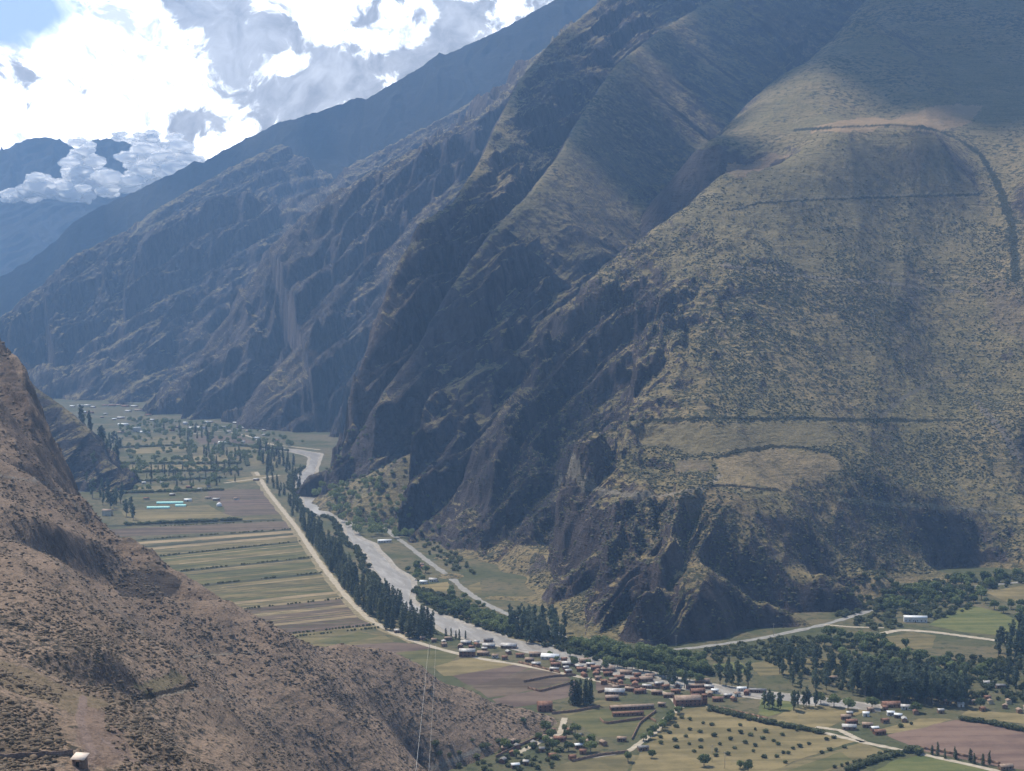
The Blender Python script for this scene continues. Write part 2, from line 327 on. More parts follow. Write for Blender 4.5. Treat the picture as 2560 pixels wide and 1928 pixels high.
near_spurs = [([P(*q)[:2] for q in l], dp, wd) for l, dp, wd in [([(-100, 1330, 1010), (0, 1345, 1000), (100, 1372, 985), (200, 1460, 950), (300, 1560, 930), (430, 1650, 900), (500, 1690, 880)], 24, 210), ([(-100, 1590, 700), (0, 1620, 690), (80, 1670, 665), (200, 1730, 640), (320, 1752, 620), (400, 1850, 580), (480, 1928, 560)], 17, 140), ([(-60, 1150, 1210), (60, 1180, 1200), (150, 1235, 1180), (260, 1330, 1140), (380, 1440, 1110)], 26, 110)]]
def near_hill(x, y, noise=True):
    z = N_base(x, y)
    for pl, drop, wd in near_spurs: z = z - cliff(x, y, pl, drop, wd, 62)
    best = np.full(x.shape, 1e9); sg = np.zeros(x.shape)
    for a, b in zip(N_crest[:-1], N_crest[1:]):
        ex, ey = b[0] - a[0], b[1] - a[1]; tq = np.clip(((x - a[0]) * ex + (y - a[1]) * ey) / (ex * ex + ey * ey), 0, 1)
        dx = x - a[0] - ex * tq; dy = y - a[1] - ey * tq; d = np.hypot(dx, dy); mk = d < best
        best = np.where(mk, d, best); sg = np.where(mk, np.sign(ex * dy - ey * dx), sg)
    over = np.clip(best * sg, 0, None); z = z - (np.sqrt(over * over + 144) - 12) * (.35 + .6 * sstep(25, 80, z) + 1.2 * sstep(1220, 1400, y))   # falls away behind the crest
    if noise:
        rk = sstep(1200, 1500, y)
        z = z + (2.5 + 4.5 * sstep(40, 90, z) + 26 * rk) * ridged((x + .35 * y) / 75, (y - .35 * x) / 120, 4, 90) * sstep(-5, 25, z) + 2.4 * fbm(x / 24, y / 24, 4, 91) + .8 * fbm(x / 6, y / 6, 3, 95)
    return z
def Gz_many(uv):                         # where sight lines meet the ground
    uv = np.array(uv, float); out = []
    for c0 in range(0, len(uv), 400):
        q = uv[c0:c0 + 400]; cx = (q[:, 0] - CX) / F; cyy = (CY - q[:, 1]) / F; k = cp + cyy * sp; sx_ = cx / k; sz_ = (-sp + cyy * cp) / k
        lo = np.full(len(q), 330.0); hi = np.full(len(q), 8200.0)
        for n in (420, 24, 12):
            f = np.linspace(0, 1, n)[None]; ds = lo[:, None] * (hi / lo)[:, None] ** f
            x = sx_[:, None] * ds; z = CAMZ + sz_[:, None] * ds
            h = np.full(ds.shape, 0.0); m1 = ds < 2000; m2 = ds > 1400
            h[m1] = np.maximum(h[m1], near_hill(x[m1], ds[m1])); h[m2] = np.maximum(h[m2], mountains(x[m2], ds[m2]))
            i = np.maximum(np.argmax(h >= z, axis=1), 1); r = np.arange(len(q)); lo, hi = ds[r, i - 1], ds[r, i]
        out += [np.array([x[a, i[a]], ds[a, i[a]], h[a, i[a]]]) for a in range(len(q))]
    return out
def Gz(u, v): return Gz_many([(u, v)])[0]
def ground_z(x, y):
    x = np.atleast_1d(np.asarray(x, float)); y = np.atleast_1d(np.asarray(y, float))
    h = np.where(y < 2000, near_hill(x, y), -99); h = np.maximum(h, np.where(y > 1400, mountains(x, y), -99))
    return np.maximum(h, 0)

# ---------------------------------------------------------------- mesh helpers
def mesh_from(name, V, Fc, mat=None, smooth=False):
    me = bpy.data.meshes.new(name); V = np.asarray(V, np.float32)
    me.vertices.add(len(V)); me.vertices.foreach_set('co', V.ravel())
    Fc = np.asarray(Fc, np.int32); k = Fc.shape[1]
    me.loops.add(Fc.size); me.loops.foreach_set('vertex_index', Fc.ravel())
    me.polygons.add(len(Fc)); me.polygons.foreach_set('loop_start', np.arange(0, Fc.size, k, dtype=np.int32))
    if smooth: me.polygons.foreach_set('use_smooth', np.ones(len(Fc), bool))
    me.update(calc_edges=True)
    if mat: me.materials.append(mat)
    return me
def link(name, me, parent=None, **props):
    o = bpy.data.objects.new(name, me); C.objects.link(o)
    if parent: o.parent = parent
    for k, v in props.items(): o[k] = v
    return o
def polar_terrain(name, fn, az0, az1, r0, r1, ncol, nrow, mat, cover=None, zmin=-38, cwt=.22):
    az = np.linspace(R(az0), R(az1), ncol)
    ca = np.linspace(R(az0), R(az1), 160); rr = np.exp(np.linspace(np.log(r0), np.log(r1), 1500))
    X = np.tan(ca)[:, None] * rr[None]; Y = np.repeat(rr[None], len(ca), 0)
    H = fn(X, Y, False); el = (H - CAMZ) / Y * F / 2.5
    run = np.maximum.accumulate(el, axis=1)
    de = np.abs(np.diff(el, axis=1)); vis_ = (el[:, 1:] >= run[:, 1:] - 6)
    dr = np.diff(np.log(rr))[None] / math.log(r1 / r0)
    wgt = de * np.where(vis_, 1.0, cwt); wgt = np.where(H[:, 1:] < zmin + 15, wgt * .1, wgt)
    wgt = wgt / wgt.sum(1, keepdims=True) * .85 + dr * .15
    cum = np.concatenate([np.zeros((len(ca), 1)), np.cumsum(wgt, 1)], 1); cum /= cum[:, -1:]
    q = np.linspace(0, 1, nrow)
    Rc = np.array([np.interp(q, cum[i], rr) for i in range(len(ca))])
    ker = np.array([1, 2, 3, 2, 1.]); ker /= ker.sum()
    Rp = np.pad(Rc, ((2, 2), (0, 0)), mode='edge'); Rc = sum(ker[j] * Rp[j:j + len(ca)] for j in range(5))
    idx = (az - ca[0]) / (ca[1] - ca[0]); i0 = np.clip(idx.astype(int), 0, len(ca) - 2); f = (idx - i0)[:, None]
    RR = Rc[i0] * (1 - f) + Rc[i0 + 1] * f
    X = np.tan(az)[:, None] * RR; Y = RR; Z = fn(X, Y, True)
    V = np.stack([X, Y, Z], -1).reshape(-1, 3)
    ii = np.arange(ncol * nrow).reshape(ncol, nrow)
    q4 = np.stack([ii[:-1, :-1], ii[1:, :-1], ii[1:, 1:], ii[:-1, 1:]], -1).reshape(-1, 4)
    keep = (Z.reshape(-1)[q4] > zmin).any(1); q4 = q4[keep]
    me = mesh_from(name, V, q4, mat, True)
    if cover is not None:
        col = cover(V[:, 0], V[:, 1], V[:, 2]); a = me.color_attributes.new('cover', 'FLOAT_COLOR', 'POINT')
        a.data.foreach_set('color', col.astype(np.float32).ravel())
    return link(name, me, kind='structure')
def inpoly(x, y, poly):
    r = np.zeros(x.shape, bool); n = len(poly)
    for i in range(n):
        x0, y0 = poly[i][0], poly[i][1]; x1, y1 = poly[(i + 1) % n][0], poly[(i + 1) % n][1]
        if y0 == y1: continue
        r ^= ((y0 > y) != (y1 > y)) & (x < (x1 - x0) * (y - y0) / (y1 - y0) + x0)
    return r
def dist_line(x, y, pl):
    d = np.full(x.shape, 1e9)
    for a, b in zip(pl[:-1], pl[1:]):
        ex, ey = b[0] - a[0], b[1] - a[1]; tt = np.clip(((x - a[0]) * ex + (y - a[1]) * ey) / (ex * ex + ey * ey + 1e-9), 0, 1)
        d = np.minimum(d, np.hypot(x - a[0] - ex * tt, y - a[1] - ey * tt))
    return d

# ---------------------------------------------------------------- terrain materials
def terrain_mat(name, grass1, grass2, shrub, rock1, rock2, sc, slope=(.74, .60), bump=1.0, shrub_amt=(.50, .62), streak=True):
    m, t, b = new_mat(name)
    geo = t.new('ShaderNodeNewGeometry'); pos = geo.outputs['Position']
    sn = t.new('ShaderNodeSeparateXYZ'); t.l.new(geo.outputs['True Normal'], sn.inputs[0])
    n1 = t.noise(pos, .0035, 6, .6, .6); n2 = t.noise(pos, .02, 6, .65, .4); n3 = t.noise(pos, 1 / sc, 5, .7, .5); n4 = t.noise(pos, 2.6 / sc, 4, .7)
    g = t.mix(t.ramp(t.m('ADD', t.m('MULTIPLY', n1, .65), t.m('MULTIPLY', n2, .35)), .40, .60), grass1, grass2)
    g = t.mix(t.ramp(n4, .35, .70, 0, .5), g, tuple(c * 1.45 for c in grass2))
    tr_ = t.noise(t.mapping(pos, (.010, .010, .30)), 1.0, 5, .7, .25)          # contour-hugging terracettes
    g = t.mix(t.ramp(tr_, .50, .66, 0, .55), g, shrub)
    dens = t.m('ADD', n3, t.m('MULTIPLY', t.m('SUBTRACT', n1, .5), .5))
    g = t.mix(t.ramp(dens, *shrub_amt), g, shrub)
    rk = t.noise(t.mapping(pos, (1, 1, .22)) if streak else pos, .05, 7, .68, .6)
    rc = t.mix(t.ramp(rk, .32, .68), rock1, rock2)
    jit = t.m('ADD', sn.outputs[2], t.m('MULTIPLY', t.m('SUBTRACT', n2, .5), .34))
    rm = t.ramp(jit, slope[0], slope[1])
    at = t.new('ShaderNodeAttribute', attribute_name='cover')
    g = t.mix(at.outputs['Alpha'], g, t.mix(t.ramp(n4, .3, .7), at.outputs['Color'], t.mix(1.0, at.outputs['Color'], (.72, .72, .7), 'MULTIPLY')))
    col = t.mix(t.m('MULTIPLY', rm, t.m('SUBTRACT', 1, at.outputs['Alpha'])), g, rc)
    t.l.new(col, b.inputs['Base Color'])
    h = t.m('ADD', t.m('MULTIPLY', n3, sc * .55), t.m('MULTIPLY', rk, t.m('MULTIPLY', rm, 10)))
    h = t.m('ADD', h, t.m('MULTIPLY', n4, sc * .22)); h = t.m('SUBTRACT', h, t.m('MULTIPLY', tr_, sc * .3))
    bp = t.new('ShaderNodeBump'); bp.inputs['Distance'].default_value = 1.0; bp.inputs['Strength'].default_value = bump
    t.l.new(h, bp.inputs['Height']); t.l.new(bp.outputs[0], b.inputs['Normal'])
    return m
mt_mount = terrain_mat('mountain_grass_and_rock', (.150, .133, .062), (.27, .205, .105), (.066, .066, .036), (.040, .031, .034), (.115, .090, .086), 11, (.79, .66), 1.2)
mt_far = terrain_mat('far_slope', (.07, .08, .05), (.10, .10, .06), (.04, .05, .035), (.10, .09, .08), (.16, .14, .12), 40, (.62, .5), .5)
mt_near = terrain_mat('near_scrub_slope', (.158, .112, .078), (.275, .196, .138), (.062, .052, .036), (.075, .056, .048), (.17, .13, .105), 3.4, (.66, .50), 1.1, (.50, .64))

def hp(l):
    o = []
    for a, b in zip(l[:-1], l[1:]):
        n = max(1, int(math.hypot(b[0] - a[0], b[1] - a[1]) / 14))
        o += [(a[0] + (b[0] - a[0]) * k / n, a[1] + (b[1] - a[1]) * k / n) for k in range(n)]
    return Gz_many(o + [l[-1]])
cover_polys = [   # (outline, colour, strength): worked or mown ground on the spur
    (hp([(1590, 1056), (1800, 1060), (2070, 1052), (2082, 1112), (1960, 1118), (1890, 1125), (1720, 1135), (1700, 1118), (1590, 1112)]), (.20, .165, .09), .85),
    (hp([(1785, 1145), (1900, 1122), (1980, 1122), (2080, 1140), (2110, 1165), (2050, 1200), (1960, 1225), (1880, 1222), (1790, 1212), (1800, 1190)]), (.31, .235, .13), .95),
    (hp([(1680, 1150), (1780, 1150), (1780, 1178), (1690, 1180)]), (.22, .17, .11), .8),
    (hp([(1560, 1232), (1780, 1215), (1850, 1235), (1900, 1290), (1800, 1330), (1650, 1250)]), (.22, .155, .095), .45),
    (hp([(2010, 322), (2110, 300), (2200, 290), (2230, 300), (2330, 262), (2460, 262), (2420, 310), (2360, 330), (2250, 318), (2150, 330), (2040, 330)]), (.36, .25, .14), .9),
    (hp([(1780, 450), (1860, 400), (1950, 385), (1990, 380), (1900, 428), (1830, 445)]), (.34, .23, .135), .85),
    (hp([(1640, 590), (1800, 470), (1960, 410), (2180, 340), (2340, 340), (2440, 470), (2480, 620), (2200, 700), (1900, 650), (1700, 690)]), (.23, .190, .100), .6),
    (hp([(2440, 700), (2540, 700), (2580, 860), (2500, 830)]), (.20, .15, .10), .6),
    (hp([(2170, 700), (2230, 700), (2240, 920), (2190, 920)]), (.16, .13, .075), .5),
    (hp([(2080, 1478), (2200, 1445), (2300, 1448), (2290, 1470), (2150, 1500)]), (.30, .23, .13), .85)]
cover_lines = [   # (line, half width, colour): footpaths and hedge banks
    (hp([(1560, 1238), (1640, 1240), (1700, 1232), (1760, 1222), (1800, 1190)]), 2.6, (.36, .30, .22)),
    (hp([(1400, 1185), (1450, 1195), (1500, 1228), (1600, 1240)]), 2.4, (.30, .26, .20)),
    (hp([(1580, 1050), (1700, 1050), (1800, 1046), (1900, 1048), (2000, 1045), (2110, 1050), (2300, 1052), (2400, 1050)]), 4.0, (.028, .032, .018)),
    (hp([(1790, 1144), (1850, 1128), (1930, 1116), (2000, 1118), (2100, 1136)]), 3.2, (.035, .035, .02)),
    (hp([(1770, 1214), (1830, 1214), (1900, 1222), (1950, 1226)]), 2.8, (.035, .03, .02)),
    (hp([(1820, 525), (1900, 505), (2050, 495), (2200, 490), (2330, 486), (2450, 482)]), 2.2, (.26, .22, .15)),
    (hp([(1820, 528), (1900, 508), (2050, 499), (2200, 494), (2330, 490), (2450, 486)]), 2.0, (.04, .04, .025)),
    (hp([(1800, 660), (1900, 675), (2000, 690), (2200, 705), (2300, 718), (2400, 730)]), 2.8, (.27, .22, .17)),
    (hp([(1990, 325), (2100, 318), (2230, 312), (2330, 322), (2400, 350), (2450, 385), (2490, 450), (2530, 560), (2540, 700)]), 7.0, (.03, .035, .02)),
    (hp([(2200, 1040), (2280, 980), (2400, 930)]), 2.6, (.2, .17, .12)),
    (hp([(2330, 1150), (2380, 1200), (2420, 1240)]), 2.6, (.2, .19, .13)),
    (hp([(2440, 1000), (2500, 1070), (2550, 1150)]), 4.6, (.2, .17, .14)),
    (hp([(2100, 1250), (2250, 1260), (2400, 1270), (2560, 1290)]), 2.4, (.22, .2, .15))]
def cover_m(x, y, z):
    col = np.zeros((len(x), 4)); col[:, :3] = .1
    jx = 5 * fbm(x / 20, y / 20, 2, 301); jy = 5 * fbm(x / 20, y / 20, 2, 302); kx = 16 * fbm(x / 34, y / 34, 4, 311); ky = 22 * fbm(x / 34, y / 34, 4, 312); wear = sstep(-.45, .15, fbm(x / 45, y / 30, 5, 313))
    for poly, c, s in cover_polys:
        k = inpoly(x + kx, y + ky, poly); col[k, :3] = np.array(c) * 1.12; col[k, 3] = np.clip(s * (.55 + .55 * wear[k]), 0, 1)
    for pl, hw, c in cover_lines:
        lo = np.min(np.array(pl)[:, :2], 0) - 30; hi = np.max(np.array(pl)[:, :2], 0) + 30
        box = np.where((x > lo[0]) & (x < hi[0]) & (y > lo[1]) & (y < hi[1]))[0]
        if len(box) == 0: continue
        d = dist_line(x[box] + jx[box] * .4, y[box] + jy[box] * .4, pl) * (1 + .5 * perlin(x[box] / 9, y[box] / 9, 5))
        k = box[d < hw]; col[k, :3] = c; col[k, 3] = .95
    return col
near_lines = [(hp([(0, 1888), (100, 1884), (190, 1878)]), .55, (.33, .26, .2)), (hp([(0, 1912), (90, 1908), (160, 1915)]), .5, (.33, .26, .2)),
              (hp([(310, 1758), (400, 1742), (490, 1722)]), .6, (.33, .27, .2)), (hp([(318, 1750), (400, 1734), (488, 1712)]), 1.3, (.02, .016, .012)),
              (hp([(490, 1722), (510, 1748), (640, 1748)]), .7, (.28, .22, .17)), (hp([(470, 1645), (520, 1637), (570, 1635), (640, 1630)]), .9, (.28, .23, .17)),
              (hp([(200, 1928), (230, 1880), (200, 1800), (210, 1740)]), 1.6, (.25, .18, .15)), (hp([(260, 1850), (320, 1900), (420, 1920)]), 1.6, (.25, .18, .15)),
              (hp([(250, 1480), (330, 1560), (430, 1655)]), 1.6, (.24, .19, .15)), (hp([(0, 1345), (100, 1372), (180, 1440)]), 1.2, (.24, .19, .15)),
              (hp([(0, 1190), (100, 1205), (150, 1225), (230, 1300)]), 1.6, (.24, .2, .16)),
              (hp([(1080, 1920), (1150, 1895), (1220, 1862)]), 1.6, (.26, .23, .19))]
near_polys = [(hp([(0, 862), (30, 905), (60, 962), (100, 1060), (128, 1155), (133, 1195), (100, 1200), (60, 1180), (40, 1100), (0, 1060)]), (.085, .064, .058), .6),
              (hp([(0, 1650), (60, 1665), (180, 1725), (300, 1755), (200, 1790), (60, 1740), (0, 1720)]), (.20, .155, .09), .6),
              (hp([(330, 1720), (440, 1675), (470, 1700), (400, 1735)]), (.20, .17, .09), .7),
              (hp([(280, 1460), (330, 1425), (420, 1430), (455, 1455), (440, 1490), (380, 1500), (300, 1490)]), (.050, .040, .036), .85),
              (hp([(200, 1760), (300, 1790), (330, 1900), (230, 1920), (190, 1850)]), (.22, .15, .12), .6)]
def cover_n(x, y, z):
    col = np.zeros((len(x), 4)); col[:, :3] = .1
    jx = 2.5 * fbm(x / 8, y / 8, 2, 301); jy = 2.5 * fbm(x / 8, y / 8, 2, 302)
    for poly, c, s in near_polys:
        k = inpoly(x + jx, y + jy, poly); col[k, :3] = c; col[k, 3] = s
    for pl, hw, c in near_lines:
        lo = np.min(np.array(pl)[:, :2], 0) - 10; hi = np.max(np.array(pl)[:, :2], 0) + 10
        box = np.where((x > lo[0]) & (x < hi[0]) & (y > lo[1]) & (y < hi[1]))[0]
        if len(box) == 0: continue
        d = dist_line(x[box] + jx[box] * .15, y[box] + jy[box] * .15, pl)
        k = box[d < hw]; col[k, :3] = c; col[k, 3] = .95
    return col
polar_terrain('mountain', mountains, -24, 26, 1450, 7400, 1300, 1050, mt_mount, cover_m)
polar_terrain('hillside', near_hill, -26, 12, 240, 2000, 950, 800, mt_near, cover_n, zmin=-10)
polar_terrain('far_mountain', lambda x, y, n=True: S_(x, y, n), -25, 24, 6300, 9300, 900, 260, mt_far, zmin=-30)
T_ = Ridge([(-500, 520, 12000), (-200, 500, 12000), (60, 505, 12000), (200, 500, 12000), (330, 520, 12000), (600, 640, 12000)], .7, .6, 5, 60, 500, .4, 83)
T2 = Ridge([(60, 560, 10900), (110, 620, 10700), (200, 760, 10500)], .8, .5, 5, 40, 300, .4, 84)
F_ = Ridge([(-500, 470, 15000), (-120, 400, 15000), (0, 376, 15000), (45, 362, 15000), (70, 348, 15000), (110, 343, 15000), (150, 348, 15000), (190, 372, 15000), (240, 350, 15000), (290, 345, 15000), (330, 362, 15000), (380, 410, 15000), (500, 480, 15000)], .7, .7, 5, 150, 500, .4, 86)
polar_terrain('distant_mountain', lambda x, y, n=True: np.maximum(np.maximum(T_(x, y, n), T2(x, y, n)), F_(x, y, n)), -25, 2, 9900, 17000, 420, 420, mt_far, zmin=0)

# ---------------------------------------------------------------- valley floor
m, t, b = new_mat('valley_ground')
geo = t.new('ShaderNodeNewGeometry'); pos = geo.outputs['Position']
a1 = t.noise(pos, .012, 6, .6, .5); a2 = t.noise(pos, .09, 6, .7)
c_ = t.mix(t.ramp(a1, .38, .62), (.070, .076, .034), (.135, .112, .062)); c_ = t.mix(t.ramp(a2, .48, .66), c_, (.04, .05, .025))
t.l.new(c_, b.inputs['Base Color']); bp = t.new('ShaderNodeBump'); bp.inputs['Distance'].default_value = 1.2; t.l.new(a2, bp.inputs['Height']); t.l.new(bp.outputs[0], b.inputs['Normal'])
mt_ground = m
gx = np.linspace(-4600, 4600, 60); gy = np.linspace(-300, 9300, 60)
GX, GY = np.meshgrid(gx, gy, indexing='ij'); ii = np.arange(3600).reshape(60, 60)
link('ground', mesh_from('ground', np.stack([GX, GY, np.where(GY < 0, -.0, 0)], -1).reshape(-1, 3), np.stack([ii[:-1, :-1], ii[1:, :-1], ii[1:, 1:], ii[:-1, 1:]], -1).reshape(-1, 4), mt_ground), kind='structure')

def field_mat(name, c1, c2, rot, row=13.0, streak=.5):
    m, t, b = new_mat(name)
    geo = t.new('ShaderNodeNewGeometry'); pos = geo.outputs['Position']
    mp = t.mapping(t.mapping(pos, rot=(0, 0, rot)), scale=(.004, 1 / row, .1)); s1 = t.noise(mp, 1.0, 3, .6)
    mp2 = t.mapping(t.mapping(pos, rot=(0, 0, rot)), scale=(.006, .035, .1)); s2 = t.noise(mp2, 1.0, 4, .6)
    s3 = t.noise(pos, .06, 5, .65)
    f = t.m('ADD', t.m('MULTIPLY', s1, .38), t.m('ADD', t.m('MULTIPLY', s2, .37), t.m('MULTIPLY', s3, .25)))
    k = t.mix(t.ramp(f, .42, .58), c1, c2); s4 = t.noise(pos, .35, 4, .7); k = t.mix(t.ramp(s4, .58, .70, 0, .55), k, (.04, .045, .022))
    t.l.new(k, b.inputs['Base Color'])
    bp = t.new('ShaderNodeBump'); bp.inputs['Distance'].default_value = .5; bp.inputs['Strength'].default_value = .6; t.l.new(t.m('ADD', s1, s3), bp.inputs['Height']); t.l.new(bp.outputs[0], b.inputs['Normal'])
    return m
FR = R(-4)
FM = {k: field_mat('field_' + k, c1, c2, FR) for k, (c1, c2) in dict(
    green=((.066, .072, .030), (.130, .118, .050)), olive=((.095, .084, .040), (.185, .150, .072)), tan=((.20, .155, .090), (.33, .25, .15)),
    brown=((.078, .056, .040), (.145, .108, .076)), plum=((.090, .062, .050), (.155, .112, .086)), bright=((.080, .098, .034), (.145, .145, .052)),
    dark=((.026, .032, .018), (.065, .060, .032)), red=((.125, .080, .064), (.195, .130, .098)), straw=((.135, .112, .052), (.235, .185, .090))).items()}
def poly_sheet(name, pts, z, mat, **pr):
    Q = []
    for a, b in zip(pts, list(pts[1:]) + [pts[0]]):           # ragged, hand-ploughed margins
        L = math.hypot(b[0] - a[0], b[1] - a[1]); n = max(1, min(60, int(L / 9)))
        for k in range(n):
            f = k / n; j_ = 0 if k == 0 else .8; Q.append((a[0] + (b[0] - a[0]) * f + random.uniform(-j_, j_), a[1] + (b[1] - a[1]) * f + random.uniform(-j_, j_) * 1.5))
    pts = Q
    P3 = [(p[0], p[1], z) for p in pts]; me = bpy.data.meshes.new(name); me.from_pydata(P3, [], [list(range(len(P3)))]); me.update(); me.materials.append(mat)
    if me.polygons[0].normal.z < 0: me.flip_normals()
    return link(name, me, **pr)
def sheet(uv, key, z=.045): poly_sheet('field', [G(*q) for q in uv], z, FM[key], kind='structure')
roadL = [(640, 1180), (672, 1232), (740, 1318), (800, 1408), (868, 1495), (925, 1552), (1000, 1590)]
def road_u(v):
    return float(np.interp(v, [q[1] for q in roadL], [q[0] for q in roadL]))
strips = [(1222, 1246, 'brown'), (1247, 1262, 'plum'), (1262, 1286, 'brown'), (1288, 1296, 'olive'), (1297, 1301, 'dark'), (1303, 1322, 'brown'), (1322, 1325, 'dark'), (1326, 1332, 'tan'), (1333, 1337, 'dark'), (1337, 1342, 'tan'), (1342, 1352, 'olive'), (1352, 1355, 'dark'),
          (1356, 1369, 'green'), (1370, 1377, 'olive'), (1378, 1392, 'green'), (1393, 1396, 'dark'), (1397, 1403, 'olive'), (1404, 1416, 'green'), (1417, 1421, 'olive'), (1422, 1429, 'green'), (1430, 1434, 'dark'), (1435, 1443, 'olive'), (1444, 1456, 'olive'), (1457, 1460, 'green'),
          (1461, 1470, 'olive'), (1471, 1477, 'green'), (1478, 1484, 'tan'), (1485, 1491, 'olive'), (1492, 1496, 'tan'), (1497, 1510, 'brown'), (1511, 1516, 'tan'), (1517, 1530, 'brown'), (1531, 1536, 'brown'), (1537, 1542, 'tan'), (1543, 1554, 'brown'), (1555, 1563, 'plum'), (1563, 1568, 'straw')]
for v0, v1, key in strips:
    s = .03 + .075 * min(1, max(0, (v0 - 1290) / 60)); ur0, ur1 = road_u(v0) - 8, road_u(v1) - 8
    if v0 < 1290:
        sheet([(520 + (v0 - 1222), v0 + 5), (ur0, v0), (ur1, v1), (500 + (v1 - 1222), v1 + 5)], key)
    else:
        ul = 330 if v0 < 1320 else 400
        sheet([(ul - 60, v0 + s * (ur0 - ul + 60)), (ur0, v0), (ur1, v1), (ul - 60, v1 + s * (ur1 - ul + 60))], key, .045)
v_ = 1344.0
while v_ < 1560:                                           # thin balks and single crop rows inside the strips
    hgt = random.uniform(.7, 1.8); s_ = .03 + .075 * min(1, max(0, (v_ - 1290) / 60)); ur = road_u(v_) - 10; ul = 340
    a = random.choice([0, 0, .25, .45]); b_ = random.choice([1, 1, .8, .6]); x0 = ul + (ur - ul) * a; x1 = ul + (ur - ul) * b_
    sheet([(x0, v_ + s_ * (ur - x0)), (x1, v_ + s_ * (ur - x1)), (x1, v_ + hgt + s_ * (ur - x1)), (x0, v_ + hgt + s_ * (ur - x0))], random.choice(['tan', 'straw', 'dark', 'straw', 'green', 'dark']), .075)
    v_ += random.uniform(3.5, 8)
for uv, key in [([(300, 1275), (520, 1262), (560, 1285), (600, 1300), (330, 1315)], 'olive'), ([(320, 1290), (560, 1284), (590, 1292), (330, 1300)], 'straw'),
                ([(700, 1600), (860, 1570), (965, 1590), (985, 1605), (780, 1622)], 'olive'), ([(780, 1604), (900, 1580), (950, 1590), (850, 1612)], 'green'), ([(750, 1622), (985, 1606), (1060, 1612), (1110, 1628), (900, 1640)], 'plum'),
                ([(920, 1640), (1100, 1620), (1145, 1640), (1120, 1662), (960, 1675)], 'green'), ([(1080, 1668), (1180, 1640), (1290, 1660), (1180, 1690), (1110, 1690)], 'straw'), ([(1130, 1690), (1290, 1662), (1330, 1668), (1200, 1715), (1170, 1712)], 'plum'),
                ([(1180, 1716), (1330, 1672), (1400, 1682), (1430, 1700), (1290, 1735), (1220, 1745)], 'brown'), ([(1230, 1748), (1440, 1704), (1448, 1735), (1350, 1760), (1260, 1772)], 'plum'), ([(1490, 1702), (1545, 1712), (1500, 1728), (1490, 1725)], 'plum'),
                ([(1250, 1600), (1280, 1590), (1400, 1602), (1280, 1620)], 'olive'),
                ([(1412, 1791), (1500, 1772), (1640, 1777), (1635, 1810), (1617, 1835), (1497, 1844)], 'green'), ([(1380, 1782), (1500, 1750), (1560, 1758), (1420, 1790)], 'olive'),
                ([(1690, 1775), (1770, 1765), (1920, 1800), (2150, 1850), (1980, 1905), (1900, 1960), (1560, 1960), (1600, 1880), (1650, 1820)], 'straw'), ([(1300, 1960), (1420, 1905), (1570, 1885), (1600, 1890), (1540, 1960)], 'olive'),
                ([(2155, 1856), (2215, 1880), (1950, 1965), (1800, 1965)], 'olive'), ([(2100, 1880), (2130, 1900), (1960, 1970), (1850, 1970)], 'green'), ([(2120, 1965), (2240, 1900), (2310, 1888), (2560, 1945), (2560, 1970)], 'bright'),
                ([(2388, 1800), (2480, 1806), (2620, 1834), (2650, 1935), (2480, 1915), (2298, 1876), (2215, 1838)], 'red'), ([(2205, 1822), (2300, 1796), (2385, 1798), (2300, 1822), (2220, 1834)], 'straw'), ([(2400, 1790), (2420, 1775), (2560, 1785), (2640, 1815), (2560, 1810)], 'straw'),
                ([(1925, 1800), (1970, 1775), (2060, 1762), (2130, 1770), (2180, 1775), (2110, 1800), (2060, 1825)], 'straw'), ([(1905, 1735), (1985, 1738), (1984, 1775), (1920, 1792), (1895, 1785)], 'bright'),
                ([(2460, 1480), (2560, 1464), (2640, 1460), (2640, 1500), (2520, 1506)], 'straw'), ([(2320, 1562), (2420, 1512), (2500, 1530), (2560, 1560), (2520, 1590), (2400, 1580)], 'bright'), ([(2190, 1598), (2280, 1580), (2340, 1590), (2330, 1620), (2230, 1625)], 'olive'),
                ([(1870, 1660), (1990, 1640), (2100, 1650), (2110, 1680), (1900, 1690)], 'olive'), ([(1780, 1660), (1850, 1655), (1880, 1680), (1820, 1690)], 'bright'),
                ([(1170, 1465), (1200, 1455), (1205, 1480), (1180, 1485)], 'olive'), ([(1055, 1485), (1125, 1485), (1115, 1515), (1080, 1505)], 'plum'), ([(1045, 1465), (1120, 1455), (1125, 1478), (1050, 1482)], 'straw'),
                ([(305, 1100), (450, 1085), (470, 1110), (310, 1118)], 'olive'), ([(310, 1122), (470, 1115), (480, 1128), (330, 1135)], 'straw'), ([(330, 1135), (440, 1134), (440, 1155), (345, 1158)], 'green'), ([(470, 1118), (700, 1118), (700, 1128), (480, 1132)], 'olive'),
                ([(600, 1135), (700, 1135), (710, 1160), (620, 1165)], 'olive'), ([(310, 1165), (560, 1160), (570, 1172), (320, 1176)], 'straw'), ([(350, 1190), (400, 1188), (405, 1202), (360, 1204)], 'green'), ([(300, 1222), (430, 1212), (560, 1212), (440, 1225), (300, 1232)], 'olive'),
                ([(560, 1200), (660, 1188), (700, 1190), (600, 1208)], 'straw'), ([(450, 1140), (590, 1136), (600, 1150), (460, 1156)], 'straw'), ([(480, 1090), (600, 1090), (640, 1108), (500, 1110)], 'brown'), ([(310, 1240), (450, 1232), (460, 1244), (320, 1254)], 'green')]:
    _fz = globals().get('_fz', .02) + .0022; sheet(uv, key, .03 + _fz)

